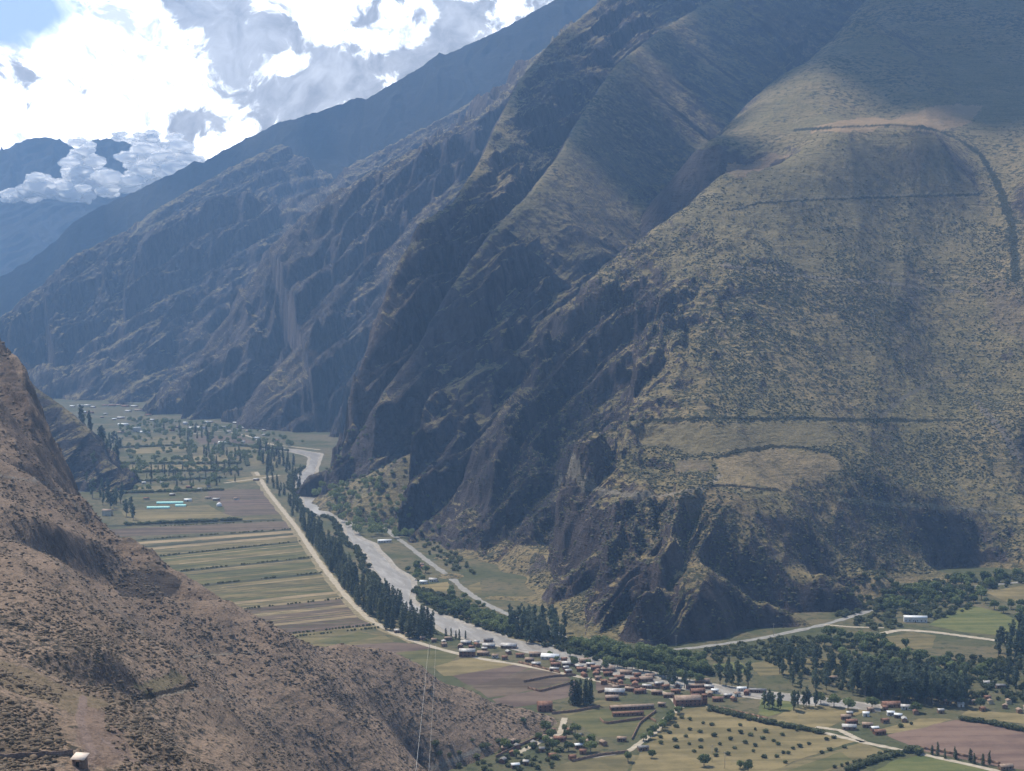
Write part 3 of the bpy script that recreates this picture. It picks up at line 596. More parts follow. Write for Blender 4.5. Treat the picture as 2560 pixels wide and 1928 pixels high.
def ribbon(name, line, width, z, mat, **pr):
    p = np.array([q[:2] for q in line]); tg = np.gradient(p, axis=0); tg /= np.linalg.norm(tg, axis=1, keepdims=True) + 1e-9
    nrm = np.stack([-tg[:, 1], tg[:, 0]], 1); wd = (np.broadcast_to(np.asarray(width, float), (len(p),)) * (1 + .5 * perlin(np.arange(len(p)) * .7, np.zeros(len(p)) + width, 9)))[:, None] / 2
    V = np.concatenate([np.c_[p - nrm * wd, np.full(len(p), z)], np.c_[p + nrm * wd, np.full(len(p), z)]]); n = len(p)
    return link(name, mesh_from(name, V, [[i, i + 1, n + i + 1, n + i] for i in range(n - 1)], mat), **pr)
def smooth_line(pts, n=60):
    p = np.array(pts, float); s = np.concatenate([[0], np.cumsum(np.hypot(*np.diff(p[:, :2], axis=0).T))]); q = np.linspace(0, s[-1], n)
    r = np.stack([np.interp(q, s, p[:, k]) for k in range(p.shape[1])], 1)
    for _ in range(3): r[1:-1] = (r[:-2] + 2 * r[1:-1] + r[2:]) / 4
    return r
def plain(name, c1, c2, sc=.2, rough=.95, spec=.1, bump=0):
    m, t, b = new_mat(name); tc = t.new('ShaderNodeTexCoord')
    n = t.noise(tc.outputs['Object'], sc, 5, .6); t.l.new(t.mix(t.ramp(n, .35, .65), c1, c2), b.inputs['Base Color'])
    b.inputs['Roughness'].default_value = rough; b.inputs['Specular IOR Level'].default_value = spec
    if bump: bp = t.new('ShaderNodeBump'); bp.inputs['Distance'].default_value = bump; t.l.new(n, bp.inputs['Height']); t.l.new(bp.outputs[0], b.inputs['Normal'])
    return m
mt_dirt = plain('dirt_road', (.34, .29, .22), (.46, .40, .31)); mt_asph = plain('pale_asphalt', (.22, .21, .19), (.31, .295, .27)); mt_verge = plain('verge', (.17, .15, .09), (.30, .24, .15))
ribbon('path', smooth_line([G(u - 4, v) for u, v in roadL] + [G(1040, 1606)]), 15, .09, mt_verge, kind='structure')
ribbon('road', smooth_line([G(u, v) for u, v in roadL] + [G(1040, 1606), G(1110, 1626), G(1200, 1648), G(1290, 1660), G(1400, 1682), G(1450, 1693), G(1560, 1716), G(1640, 1722), G(1690, 1745), G(1700, 1770)], 140), 7, .13, mt_dirt, kind='structure')
rr_ = [(960, 1318), (985, 1340), (1025, 1368), (1065, 1400), (1100, 1425), (1132, 1448), (1160, 1475), (1200, 1502), (1243, 1525), (1280, 1540), (1350, 1570), (1425, 1592), (1491, 1613), (1560, 1628), (1640, 1626), (1720, 1622), (1783, 1614), (1900, 1597), (2061, 1562), (2148, 1536), (2230, 1505), (2330, 1482), (2440, 1466), (2560, 1455), (2700, 1445)]
ribbon('road', smooth_line([G(*q) for q in rr_], 200), 8.5, .12, mt_asph, kind='structure')
for l, wd in [([(2060, 1562), (2130, 1568), (2210, 1570)], 5), ([(2160, 1597), (2200, 1585), (2250, 1575), (2330, 1580), (2480, 1600), (2560, 1612)], 9), ([(1700, 1770), (1660, 1800), (1640, 1830), (1600, 1858), (1570, 1880), (1440, 1900)], 5), ([(1770, 1766), (1850, 1785), (1960, 1810), (2060, 1832), (2150, 1855), (2300, 1885), (2480, 1925), (2560, 1945)], 6),
              ([(2040, 1818), (2100, 1826), (2160, 1856)], 6), ([(1280, 1890), (1350, 1855), (1400, 1835), (1412, 1795)], 5), ([(480, 1085), (560, 1078), (620, 1090), (680, 1112), (740, 1118), (800, 1125)], 9), ([(560, 1208), (650, 1196), (700, 1188)], 8)]:
    ribbon('path', smooth_line([G(*q) for q in l]), wd, .16, mt_dirt, kind='structure')
# river
m, t, b = new_mat('river_water'); geo = t.new('ShaderNodeNewGeometry')
n = t.noise(t.mapping(t.mapping(geo.outputs['Position'], rot=(0, 0, R(-18))), (1, .22, 1)), .085, 7, .7, .8); n2 = t.noise(geo.outputs['Position'], .9, 3, .6)
t.l.new(t.mix(t.ramp(n, .42, .68), (.29, .262, .228), (.47, .435, .39)), b.inputs['Base Color'])
b.inputs['Roughness'].default_value = .28; b.inputs['Specular IOR Level'].default_value = .5
bp = t.new('ShaderNodeBump'); bp.inputs['Distance'].default_value = .35; t.l.new(t.m('ADD', n, n2), bp.inputs['Height']); t.l.new(bp.outputs[0], b.inputs['Normal'])
mt_water = m
bankL = [(640, 1128), (715, 1134), (752, 1150), (748, 1180), (692, 1196), (688, 1214), (706, 1232), (727, 1240), (748, 1275), (790, 1296), (828, 1296), (850, 1312), (866, 1345), (880, 1362), (905, 1400), (930, 1440), (950, 1468), (985, 1500), (1025, 1532), (1091, 1563), (1110, 1580), (1197, 1605), (1280, 1620), (1400, 1648), (1560, 1690), (1700, 1720), (1900, 1745), (2200, 1780)]
bankR = [(660, 1118), (740, 1124), (800, 1134), (785, 1180), (780, 1195), (776, 1212), (770, 1230), (770, 1232), (800, 1262), (825, 1278), (860, 1290), (880, 1308), (884, 1335), (900, 1350), (932, 1360), (955, 1392), (985, 1425), (1030, 1450), (1024, 1500), (1040, 1512), (1097, 1537), (1167, 1566), (1280, 1598), (1400, 1622), (1560, 1668), (1700, 1700), (1900, 1730), (2200, 1765)]
A = smooth_line([G(*q) for q in bankL], 260)
_w = np.interp(A[:, 1], [1500, 1750, 2000, 2500, 2750, 3400], [.0, .10, .36, .30, .58, .5])[:, None]; Bk = smooth_line([G(*q) for q in bankR], 260)
A = A * (1 - _w) + Bk * _w
k = np.arange(260) / 9.0
A[:, 0] += 3.5 * perlin(k, k * 0 + .3, 3); Bk[:, 0] += 3.5 * perlin(k, k * 0 + 5.3, 4)
V = np.concatenate([A, Bk]); V[:, 2] = .2
link('river', mesh_from('river', V, [[i, 260 + i, 261 + i, i + 1] for i in range(259)], mt_water), kind='structure')
sand = plain('gravel_bank', (.26, .235, .20), (.40, .36, .31), .15)
V = np.concatenate([A + np.array([-6, -3, 0]), Bk + np.array([7, 3, 0])]); V[:, 2] = .045
link('riverbank', mesh_from('riverbank', V, [[i, 260 + i, 261 + i, i + 1] for i in range(259)], sand), kind='structure')

# ---------------------------------------------------------------- scrub on the slopes (uncountable)
def ico(sub=0):
    import bmesh
    bm = bmesh.new(); bmesh.ops.create_icosphere(bm, subdivisions=sub + 1, radius=1); bm.verts.ensure_lookup_table()
    v = np.array([x.co[:] for x in bm.verts]); f = np.array([[q.index for q in p.verts] for p in bm.faces]); bm.free(); return v, f
IV, IF = ico(0)
def foliage_mat(name, c1, c2, transl=.4):
    m, t, b = new_mat(name); geo = t.new('ShaderNodeNewGeometry')
    n = t.noise(geo.outputs['Position'], .12, 3, .6); oi = t.new('ShaderNodeObjectInfo')
    f = t.m('ADD', t.m('MULTIPLY', geo.outputs['Random Per Island'], .45), t.m('ADD', t.m('MULTIPLY', n, .3), t.m('MULTIPLY', oi.outputs['Random'], .55)))
    t.l.new(t.mix(t.ramp(f, .2, 1.0, smooth=False), c1, c2), b.inputs['Base Color']); b.inputs['Roughness'].default_value = .8
    if transl:
        tl = t.new('ShaderNodeBsdfTranslucent'); t.l.new(b.inputs['Base Color'].links[0].from_socket, tl.inputs[0]); ms = t.new('ShaderNodeMixShader'); ms.inputs[0].default_value = transl
        t.l.new(b.outputs[0], ms.inputs[1]); t.l.new(tl.outputs[0], ms.inputs[2]); t.l.new(ms.outputs[0], t.n['Material Output'].inputs[0])
    return m
mt_scrubN = foliage_mat('dry_scrub', (0.052, 0.044, 0.029), (0.196, 0.144, 0.098), 0); mt_scrubM = foliage_mat('hill_scrub', (.048, .052, .030), (.14, .13, .07), 0)
def scatter(name, x, y, z, size, mat, label, cat, flat=.62):
    n = len(x); V0 = IV[None] * (1 + .45 * (rng.random((n, len(IV), 1)) - .5)); a = rng.random(n) * 6.28; ca, sa = np.cos(a)[:, None], np.sin(a)[:, None]
    st = 1 + .7 * rng.random((n, 1))
    X = V0[..., 0] * ca * st - V0[..., 1] * sa; Y = V0[..., 0] * sa * st + V0[..., 1] * ca; Z = V0[..., 2] * flat
    V = np.stack([X, Y, Z], -1) * size[:, None, None] + np.stack([x, y, z + size * flat * .25], -1)[:, None]
    Fc = (IF[None] + (np.arange(n) * len(IV))[:, None, None]).reshape(-1, 3)
    link(name, mesh_from(name, V.reshape(-1, 3), Fc, mat), kind='stuff', label=label, category=cat)
n = 130000
r_ = np.exp(rng.uniform(np.log(330), np.log(1750), n)); a_ = rng.uniform(R(-22), R(6), n); x = np.tan(a_) * r_; y = r_
z = near_hill(x, y); dn = fbm(x / 60, y / 60, 3, 401) + .35 * fbm(x / 14, y / 14, 2, 402); e = 3.0
nz = 1 / np.sqrt(1 + ((near_hill(x + e, y) - z) / e) ** 2 + ((near_hill(x, y + e) - z) / e) ** 2)
u_, v_ = uv_of(x, y, z)
bare = dist_line(x, y, near_lines[6][0]) < 8
kp = (z > 1.0) & (nz > .5) & ~bare & (rng.random(n) < np.clip(.42 + dn * 1.6, .04, 1)); x, y, z = x[kp], y[kp], z[kp]
scatter('hillside_scrub', x, y, z, rng.uniform(.22, .62, len(x)) ** 1.0 * (1 + y / 1100) * (1 + .9 * (rng.random(len(x)) > .96)), mt_scrubN, 'low brown and dark green scrub covering the near hillside', 'scrub')
n = 150000
r_ = rng.uniform(1550, 3100, n); a_ = rng.uniform(R(-3), R(21), n); x = np.tan(a_) * r_; y = r_; z = R_base(x, y)
cv = np.zeros(n, bool)
for poly, c, s in cover_polys:
    if s > .65: cv |= inpoly(x, y, poly)
dn = 1.3 * fbm(x / 130, y / 130, 4, 411) + .5 * fbm(x / 25, y / 25, 2, 412)
kp = (z > 8) & ~cv & (x > np.interp(y, R_left[:, 1], R_left[:, 0]) + 40) & (rng.random(n) < np.clip(.45 + dn * 1.5, .10, 1) * np.clip(sstep(620, 380, z), .12, 1)); x, y = x[kp], y[kp]; z = mountains(x, y)
scatter('mountain_scrub', x, y, z, rng.uniform(.7, 1.75, len(x)) * (1 + .6 * (rng.random(len(x)) > .97)), mt_scrubM, 'dark green scrub dotted over the broad mountain spur', 'scrub')

# ---------------------------------------------------------------- trees
def leaf_cloud(lobes, n, size, seed, flat=1.0):
    r = np.random.default_rng(seed); lobes = np.array(lobes, float); w_ = (lobes[:, 3] * lobes[:, 4]) ** 1.0; w_ /= w_.sum()
    k = r.choice(len(lobes), n, p=w_); d = r.normal(size=(n, 3)); d /= np.linalg.norm(d, axis=1, keepdims=True)
    rad = r.uniform(.55, 1.08, n)[:, None]; L = lobes[k]
    c = L[:, :3] + d * rad * np.stack([L[:, 3], L[:, 3], L[:, 4]], 1)
    nrm = d + .7 * r.normal(size=(n, 3)); nrm /= np.linalg.norm(nrm, axis=1, keepdims=True)
    up = r.normal(size=(n, 3)); t1 = np.cross(nrm, up); t1 /= np.linalg.norm(t1, axis=1, keepdims=True); t2 = np.cross(nrm, t1)
    s = (size * r.uniform(.6, 1.3, n))[:, None]
    V = np.stack([c - t1 * s - t2 * s * .5, c + t1 * s - t2 * s * .4, c + t1 * s * .5 + t2 * s, c - t1 * s * .6 + t2 * s * .8], 1)
    return V.reshape(-1, 3), np.arange(n * 4).reshape(n, 4)
def trunk_mesh(name, h, r0, limbs, mat):
    V = []; Fc = []
    def tube(p0, p1, a, b_):
        p0 = np.array(p0, float); p1 = np.array(p1, float); dz = p1 - p0; dz /= np.linalg.norm(dz); sx_ = np.cross(dz, [0.3, 1, .1]); sx_ /= np.linalg.norm(sx_); sy_ = np.cross(dz, sx_)
        o = len(V)
        for q, rd in ((p0, a), (p1, b_)):
            for i in range(6): V.append(q + rd * (math.cos(i * 1.0472) * sx_ + math.sin(i * 1.0472) * sy_))
        for i in range(6): Fc.append([o + i, o + (i + 1) % 6, o + 6 + (i + 1) % 6, o + 6 + i])
    tube((0, 0, -.3), (0, 0, h * .5), r0, r0 * .7); tube((0, 0, h * .5), (.1, 0, h), r0 * .7, r0 * .25)
    for l in limbs: tube((0, 0, l[0]), l[1:4], r0 * .4, r0 * .12)
    return mesh_from(name, V, Fc, mat)
mt_bark = plain('bark', (.10, .085, .07), (.19, .165, .14), 2)
mt_euc = foliage_mat('eucalyptus_leaves', (0.043, 0.061, 0.043), (0.173, 0.207, 0.125)); mt_pop = foliage_mat('poplar_leaves', (0.041, 0.055, 0.036), (0.175, 0.194, 0.106))
mt_brd = foliage_mat('broadleaf_leaves', (0.050, 0.078, 0.034), (0.251, 0.294, 0.119)); mt_bush = foliage_mat('bush_leaves', (0.050, 0.065, 0.032), (0.217, 0.233, 0.117))
def euc(seed):
    r = random.Random(seed); L = []
    for i in range(8):
        zc = 6 + i * 2.2; rr2 = 3.0 * (1 - abs(i - 3.2) / 7.5) * r.uniform(.7, 1.15); L.append((r.uniform(-1.6, 1.6), r.uniform(-1.6, 1.6), zc, rr2, 2.0))
    V, Fc = leaf_cloud(L, 620, .62, seed); return (trunk_mesh('trunk', 18, .38, [(7, 1.6, .3, 11), (9, -1.4, .6, 13), (11, .5, -1.5, 15)], mt_bark), mesh_from('crown', V, Fc, mt_euc))
def pop(seed):
    r = random.Random(seed); L = [(r.uniform(-.5, .5), r.uniform(-.5, .5), 3 + i * 2.5, 2.2 * (1 - (i / 9.5) ** 1.6) + .35, 2.0) for i in range(9)]
    V, Fc = leaf_cloud(L, 560, .55, seed); return (trunk_mesh('trunk', 20, .34, [(5, 1, .4, 9), (8, -.9, .3, 12)], mt_bark), mesh_from('crown', V, Fc, mt_pop))
def brd(seed):
    r = random.Random(seed); L = [(0, 0, 6.2, 3.2, 2.7)]
    for i in range(9): a = r.uniform(0, 6.28); q = r.uniform(1.6, 3.0); L.append((q * math.cos(a), q * math.sin(a), r.uniform(4.2, 7.8), r.uniform(1.3, 2.1), r.uniform(1.1, 1.7)))
    V, Fc = leaf_cloud(L, 760, .50, seed); return (trunk_mesh('trunk', 6, .36, [(2.4, 2, .4, 5.2), (2.8, -1.7, .8, 5.6), (3.1, .3, -1.9, 6)], mt_bark), mesh_from('crown', V, Fc, mt_brd))
def bsh(seed):
    r = random.Random(seed); L = [(0, 0, 1.3, 1.4, 1.2)] + [(r.uniform(-1.1, 1.1), r.uniform(-1.1, 1.1), r.uniform(.9, 1.8), .8, .7) for _ in range(4)]
    V, Fc = leaf_cloud(L, 260, .32, seed); return (trunk_mesh('trunk', 1.5, .12, [(.5, .6, .2, 1.4), (.5, -.6, .3, 1.3)], mt_bark), mesh_from('crown', V, Fc, mt_bush))
kinds = dict(eucalyptus_tree=[euc(i) for i in (1, 2, 3, 4)], poplar_tree=[pop(i) for i in (11, 12, 13)], broadleaf_tree=[brd(i) for i in (21, 22, 23, 24)], bush=[bsh(i) for i in (31, 32, 33)])
base_h = dict(eucalyptus_tree=24.0, poplar_tree=26.0, broadleaf_tree=9.0, bush=2.8)
cats = dict(eucalyptus_tree='tree', poplar_tree='tree', broadleaf_tree='tree', bush='bush')
ORD = ['first', 'second', 'third', 'fourth', 'fifth', 'sixth', 'seventh', 'eighth', 'ninth', 'tenth', 'eleventh', 'twelfth']
def tree(kind, p, h, label, group):
    tm, cm = random.choice(kinds[kind]); s = h / base_h[kind]
    o = bpy.data.objects.new(kind, None); C.objects.link(o); o.empty_display_size = 1
    o.location = p; o.rotation_euler = (0, 0, random.uniform(0, 6.28)); k = random.uniform(.85, 1.2) * (1.35 if kind == 'poplar_tree' else 1.1); o.scale = (s * k, s * k, s)
    o['label'] = label; o['category'] = cats[kind]
    if group: o['group'] = group
    link('trunk', tm, o); link('crown', cm, o)
    return o
def sample(poly, n, gap):
    P2 = [G(*q) for q in poly]; xs = [p[0] for p in P2]; ys = [p[1] for p in P2]; out = []
    for _ in range(n * 40):
        if len(out) >= n: break
        x, y = random.uniform(min(xs), max(xs)), random.uniform(min(ys), max(ys))
        if not inpoly(np.array([x]), np.array([y]), P2)[0]: continue
        if any((x - a) ** 2 + (y - b_) ** 2 < gap * gap for a, b_ in out): continue
        out.append((x, y))
    return out
def along(line, n, jit=2.0):
    L = smooth_line([G(*q) for q in line], max(n, 2)); return [(q[0] + random.uniform(-jit, jit), q[1] + random.uniform(-jit, jit)) for q in L]
def zone(kind, spots, h0, h1, label, group):
    if not len(spots): return
    spots = [(float(q[0]), float(q[1])) for q in spots]; zs = ground_z([q[0] for q in spots], [q[1] for q in spots])
    U = np.array([uv_of(x, y, 0)[0] for x, y in spots]); rank = np.argsort(np.argsort(U)); yr = np.argsort(np.argsort([q[1] for q in spots])); n = len(spots)
    for i, ((x, y), z) in enumerate(zip(spots, zs)):
        if n == 1: lb = label
        elif n <= 12: lb = label + ', %s from the left' % ORD[rank[i]]
        else:
            c = ['far left', 'left', 'middle', 'right', 'far right'][min(4, int(5 * rank[i] / n))]
            lb = label + ', ' + c + (' front' if yr[i] < n / 2 else ' back')
        h = random.uniform(h0, h1)
        if n > 24 and len(lb.split()) < 15:
            q = (h - h0) / (h1 - h0); lb += ', tallest' if q > .8 else ', taller' if q > .5 else ', shorter' if q > .2 else ', shortest'
        tree(kind, (x, y, float(z) - .1), h, lb, group)
def wood(name, kind, spots, h0, h1, label, cat):
    """a far-off wood that reads as one mass"""
    Vs = []; Fs = []; o = 0; cm = kinds[kind][0][1]; nv = len(cm.vertices); V0 = np.empty(nv * 3); cm.vertices.foreach_get('co', V0); V0 = V0.reshape(-1, 3)[:1600]; nq = len(V0); F0 = np.arange(nq).reshape(-1, 4)
    gz = ground_z([q[0] for q in spots], [q[1] for q in spots])
    for (x, y), z in zip(spots, gz):
        h = random.uniform(h0, h1) / base_h[kind]; a = random.uniform(0, 6.28); ca, sa = math.cos(a), math.sin(a)
        Vs.append(np.stack([V0[:, 0] * ca - V0[:, 1] * sa, V0[:, 0] * sa + V0[:, 1] * ca, V0[:, 2]], -1) * h * 1.1 + [x, y, z]); Fs.append(F0 + o); o += nq
    link(name, mesh_from(name, np.concatenate(Vs), np.concatenate(Fs), cm.materials[0]), kind='stuff', label=label, category=cat)
zone('poplar_tree', sample([(745, 1300), (775, 1310), (850, 1390), (890, 1450), (960, 1500), (1030, 1545), (1085, 1580), (1080, 1600), (1020, 1600), (950, 1570), (880, 1500), (820, 1420), (770, 1350)], 165, 6.5), 19, 30, 'tall dark poplar in the belt between dirt road and river', 'poplars in the riverside belt')
zone('poplar_tree', sample([(650, 1150), (680, 1150), (685, 1200), (720, 1240), (760, 1292), (735, 1300), (700, 1250), (665, 1205)], 26, 9), 17, 26, 'dark poplar by the far bend of the river above the fields', 'poplars at the far river bend')
zone('poplar_tree', sample([(640, 1120), (700, 1135), (750, 1175), (758, 1232), (726, 1236), (722, 1185), (650, 1160)], 34, 11), 18, 27, 'dark poplar on the island between two arms of the river', 'poplars between the river arms')
zone('broadleaf_tree', sample([(1040, 1480), (1075, 1500), (1130, 1520), (1180, 1530), (1280, 1560), (1280, 1592), (1190, 1565), (1110, 1532), (1045, 1505)], 46, 7), 7, 12, 'rounded green tree on the far river bank below the cliffs', 'green trees on the far river bank')
zone('broadleaf_tree', sample([(1110, 1470), (1140, 1480), (1240, 1535), (1280, 1555), (1220, 1550), (1130, 1510)], 12, 9), 6, 10, 'green tree in the plots between the river and the pale road', 'trees between river and pale road')
zone('eucalyptus_tree', sample([(1275, 1545), (1340, 1560), (1420, 1580), (1410, 1612), (1330, 1612), (1275, 1600)], 46, 6), 17, 27, 'tall eucalyptus in the grove at the foot of the cliff', 'eucalyptus grove at the cliff foot')
zone('broadleaf_tree', along([(1440, 1622), (1500, 1640), (1560, 1652), (1640, 1660), (1700, 1672), (1760, 1684), (1790, 1688)], 28, 5) + along([(1500, 1625), (1560, 1638), (1640, 1648), (1740, 1662)], 16, 5), 10, 15, 'rounded green tree in the upper row above the village', 'upper row of round trees above the village')
zone('broadleaf_tree', along([(1520, 1668), (1580, 1675), (1640, 1690), (1700, 1702), (1740, 1708)], 16, 3), 8, 12, 'rounded green tree in the lower row behind the village roofs', 'lower row of round trees behind the roofs')
zone('broadleaf_tree', sample([(1300, 1640), (1500, 1640), (1560, 1665), (1500, 1680), (1350, 1650)], 12, 14), 5, 9, 'small tree between the houses near the river bend', 'small trees between the houses')
zone('eucalyptus_tree', sample([(1660, 1705), (1710, 1705), (1712, 1722), (1670, 1722)], 5, 6), 17, 21, 'bushy tall tree behind the village square', 'tall trees behind the village')
zone('eucalyptus_tree', [G(*q)[:2] for q in [(1800, 1712), (1815, 1716), (1830, 1718), (1822, 1706), (1845, 1716), (1870, 1718)]], 20, 27, 'large dark tree standing to the right of the village', 'large trees right of the village')
zone('eucalyptus_tree', sample([(2130, 1700), (2200, 1715), (2340, 1725), (2420, 1745), (2400, 1768), (2290, 1762), (2200, 1750), (2130, 1738)], 100, 6), 20, 30, 'tall eucalyptus in the dense grove behind the white roofed houses', 'dense eucalyptus grove on the right')
zone('eucalyptus_tree', sample([(1940, 1640), (2050, 1640), (2120, 1690), (2110, 1735), (1990, 1735), (1950, 1700)], 30, 12), 14, 24, 'eucalyptus standing apart in the green plots right of centre', 'scattered eucalyptus in green plots')
zone('eucalyptus_tree', sample([(2480, 1600), (2560, 1580), (2620, 1600), (2640, 1780), (2540, 1780), (2510, 1700)], 48, 8), 18, 27, 'tall dark eucalyptus at the right edge of the valley', 'eucalyptus at the right edge')
zone('broadleaf_tree', sample([(2030, 1590), (2200, 1600), (2330, 1640), (2480, 1670), (2470, 1730), (2300, 1700), (2100, 1670)], 44, 10), 7, 13, 'green tree among the plots above the dense eucalyptus grove', 'green trees above the grove')
zone('broadleaf_tree', sample([(2240, 1480), (2330, 1458), (2440, 1445), (2560, 1440), (2560, 1452), (2450, 1475), (2500, 1510), (2440, 1520), (2360, 1515), (2240, 1530), (2190, 1530)], 56, 8), 7, 13, 'dense green tree below the dark cliff on the right', 'trees below the right hand cliff')
zone('broadleaf_tree', sample([(2480, 1525), (2620, 1510), (2640, 1600), (2520, 1560)], 14, 9), 7, 12, 'green tree on the grassy rise right of the long white building', 'trees on the grassy rise')
zone('bush', sample([(1780, 1625), (1950, 1595), (2050, 1600), (2040, 1640), (1900, 1650), (1800, 1645)], 60, 7), 3, 6, 'grey green bush on the rough ground below the curving road', 'bushes below the curving road')
zone('bush', sample([(2180, 1540), (2230, 1540), (2260, 1575), (2150, 1575), (2120, 1560)], 24, 6), 4, 7, 'dark bush beside the long white building', 'bushes by the white building')
zone('broadleaf_tree', [G(*q)[:2] for q in [(2085, 1768), (2120, 1775), (2052, 1760), (2180, 1772), (2290, 1782), (2450, 1772)]], 8, 11, 'dark round tree at the top of the straw field', 'round trees by the straw field')
zone('eucalyptus_tree', along([(1985, 1775), (2000, 1770), (2020, 1768), (2040, 1766)], 8, 3) + along([(1915, 1770), (1950, 1775)], 6, 3), 13, 19, 'narrow dark tree beside the bright green plot', 'narrow trees by the bright green plot')
zone('eucalyptus_tree', sample([(195, 1080), (300, 1100), (305, 1180), (315, 1250), (350, 1310), (300, 1300), (230, 1250), (195, 1200)], 95, 14), 22, 36, 'tall blue grey eucalyptus in the far grove on the left', 'far eucalyptus grove on the left')
zone('poplar_tree', sample([(330, 1170), (560, 1170), (620, 1200), (560, 1230), (330, 1210)], 42, 14), 9, 17, 'slim dark tree along the field edges in the far valley', 'trees along far field edges')
zone('poplar_tree', sample([(500, 1120), (600, 1125), (605, 1185), (530, 1180)], 22, 12), 14, 23, 'tall dark tree in the clump in the middle of the far valley', 'clump in mid far valley')
wood('distant_woodland', 'broadleaf_tree', sample([(300, 1050), (480, 1060), (640, 1080), (760, 1110), (700, 1140), (600, 1180), (480, 1240), (310, 1230), (300, 1085)], 330, 11), 6, 15, 'hazy dark trees and hedges between the distant houses and plots', 'woodland')
wood('distant_hedges', 'bush', sum([along(l, 70, 3) for l in ([(300, 1120), (480, 1113)], [(300, 1160), (600, 1160)], [(330, 1182), (600, 1176)], [(320, 1206), (560, 1196)], [(300, 1234), (560, 1226)], [(560, 1110), (720, 1128)], [(610, 1130), (620, 1166)], [(320, 1313), (600, 1301)], [(470, 1118), (480, 1160)])], []), 3, 6.5, 'hedges dividing the plots of the far valley', 'hedges')
zone('poplar_tree', sample([(380, 1070), (500, 1075), (560, 1110), (460, 1105)], 18, 16), 15, 26, 'tall hazy tree above the distant village', 'tall trees of the distant village')
wood('riverside_woodland', 'broadleaf_tree', sample([(780, 1240), (900, 1270), (1000, 1300), (1060, 1370), (1000, 1365), (960, 1345), (890, 1338), (800, 1260)], 90, 8), 7, 14, 'dark woodland on the shaded river bank under the cliff', 'woodland')
wood('riverside_scrub', 'bush', sample([(800, 1215), (900, 1240), (1050, 1290), (1130, 1370), (1200, 1440), (1130, 1430), (1000, 1330), (850, 1290)], 200, 6), 3, 6, 'dark scrub between the pale road and the cliff foot', 'scrub')
zone('broadleaf_tree', sample([(985, 1390), (1060, 1420), (1100, 1460), (1050, 1460), (990, 1410)], 9, 10), 6, 10, 'round green tree among the riverside plots', 'trees among riverside plots')
hl = [(1695, 1782), (1680, 1798), (1665, 1815), (1650, 1826), (1635, 1836), (1612, 1852)]
zone('broadleaf_tree', along(hl, 14, 2), 5, 7.5, 'dark tree in the hedge at the left side of the orchard', 'hedge left of the orchard')
zone('bush', along([(1780, 1775), (1860, 1795), (1930, 1812), (1990, 1822), (2050, 1834)], 60, 1.5), 3, 5, 'dark bush in the hedge above the orchard', 'hedge above the orchard')
zone('bush', along([(2400, 1800), (2480, 1812), (2560, 1828)], 30, 2), 3, 5, 'dark bush in the hedge above the reddish field', 'hedge above the reddish field')
zone('bush', along([(2120, 1928), (2200, 1900), (2290, 1875), (2300, 1888)], 40, 2), 3, 5.5, 'green bush in the hedge beside the bright green field', 'hedge by the bright green field')
zone('broadleaf_tree', sample([(1290, 1830), (1420, 1815), (1500, 1850), (1500, 1890), (1380, 1890), (1250, 1900)], 20, 8), 5, 9, 'dark tree in the farmyard at the foot of the near hill', 'trees at the foot of the near hill')
zone('broadleaf_tree', [G(*q)[:2] for q in [(1760, 1915), (1850, 1922), (1870, 1930), (1630, 1895), (1570, 1905)]], 5, 9, 'dark round tree at the bottom edge of the orchard', 'round trees below the orchard')
zone('bush', sample([(1080, 1915), (1300, 1850), (1420, 1870), (1400, 1928), (1100, 1935)], 50, 5), 2, 4.5, 'low bush in the yards below the near hill', 'bushes below the near hill')
zone('poplar_tree', along([(2330, 1888), (2360, 1893), (2400, 1900), (2440, 1908), (2475, 1915)], 13, 3), 7, 12, 'slender tree in the row along the lane by the reddish field', 'slender trees by the reddish field')
zone('poplar_tree', along([(1437, 1762), (1448, 1765), (1462, 1764), (1475, 1762)], 9, 3), 19, 25, 'tall dense tree in the clump beside the pinkish ploughed plots', 'tall clump beside the ploughed plots')
zone('poplar_tree', along([(1115, 1597), (1125, 1600), (1160, 1598)], 5, 2), 9, 14, 'narrow tree beside the houses at the river bend', 'narrow trees at the river bend')
wood('valley_thicket', 'bush', sample([(1700, 1640), (1950, 1600), (2100, 1590), (2200, 1610), (2330, 1650), (2500, 1640), (2600, 1700), (2560, 1760), (2300, 1735), (2130, 1735), (1990, 1690), (1900, 1650), (1720, 1672)], 400, 5), 2.5, 6.5, 'mixed green thicket covering the plots on the right side of the valley', 'thicket')
wood('cliff_foot_thicket', 'bush', sample([(2150, 1490), (2330, 1455), (2560, 1436), (2640, 1436), (2640, 1450), (2440, 1480), (2440, 1520), (2340, 1550), (2180, 1530), (2080, 1550)], 260, 5), 3, 7, 'dark green thicket below the right hand cliff', 'thicket')
wood('riverside_thicket', 'bush', sample([(1030, 1480), (1060, 1470), (1280, 1560), (1420, 1600), (1700, 1650), (1800, 1690), (1560, 1670), (1280, 1596), (1100, 1536)], 320, 5), 3, 6.5, 'green thicket along the far river bank', 'thicket')
sh = []
for v0 in (1302, 1323, 1354, 1394, 1432, 1497, 1563, 1570):
    ur = road_u(v0) - 14
    for k in range(70):
        if perlin(np.array([k * .21]), np.array([v0 * 1.3]), 3)[0] > -.12: u = ur - k * (ur - 350) / 70; q = G(u + random.uniform(-2, 2), v0 + (.03 + .075 * min(1, max(0, (v0 - 1290) / 60))) * (ur - u)); sh.append((q[0], q[1]))
wood('left_bank_thicket', 'bush', [(a[0] + random.uniform(-17, -6), a[1] + random.uniform(-6, 3)) for a in A[45:205:1] for _ in range(2)], 2.5, 6.5, 'green thicket on the near river bank beside the poplars', 'thicket')
wood('strip_hedges', 'bush', sh, 1.2, 2.6, 'broken low hedges between the long field strips', 'hedges')
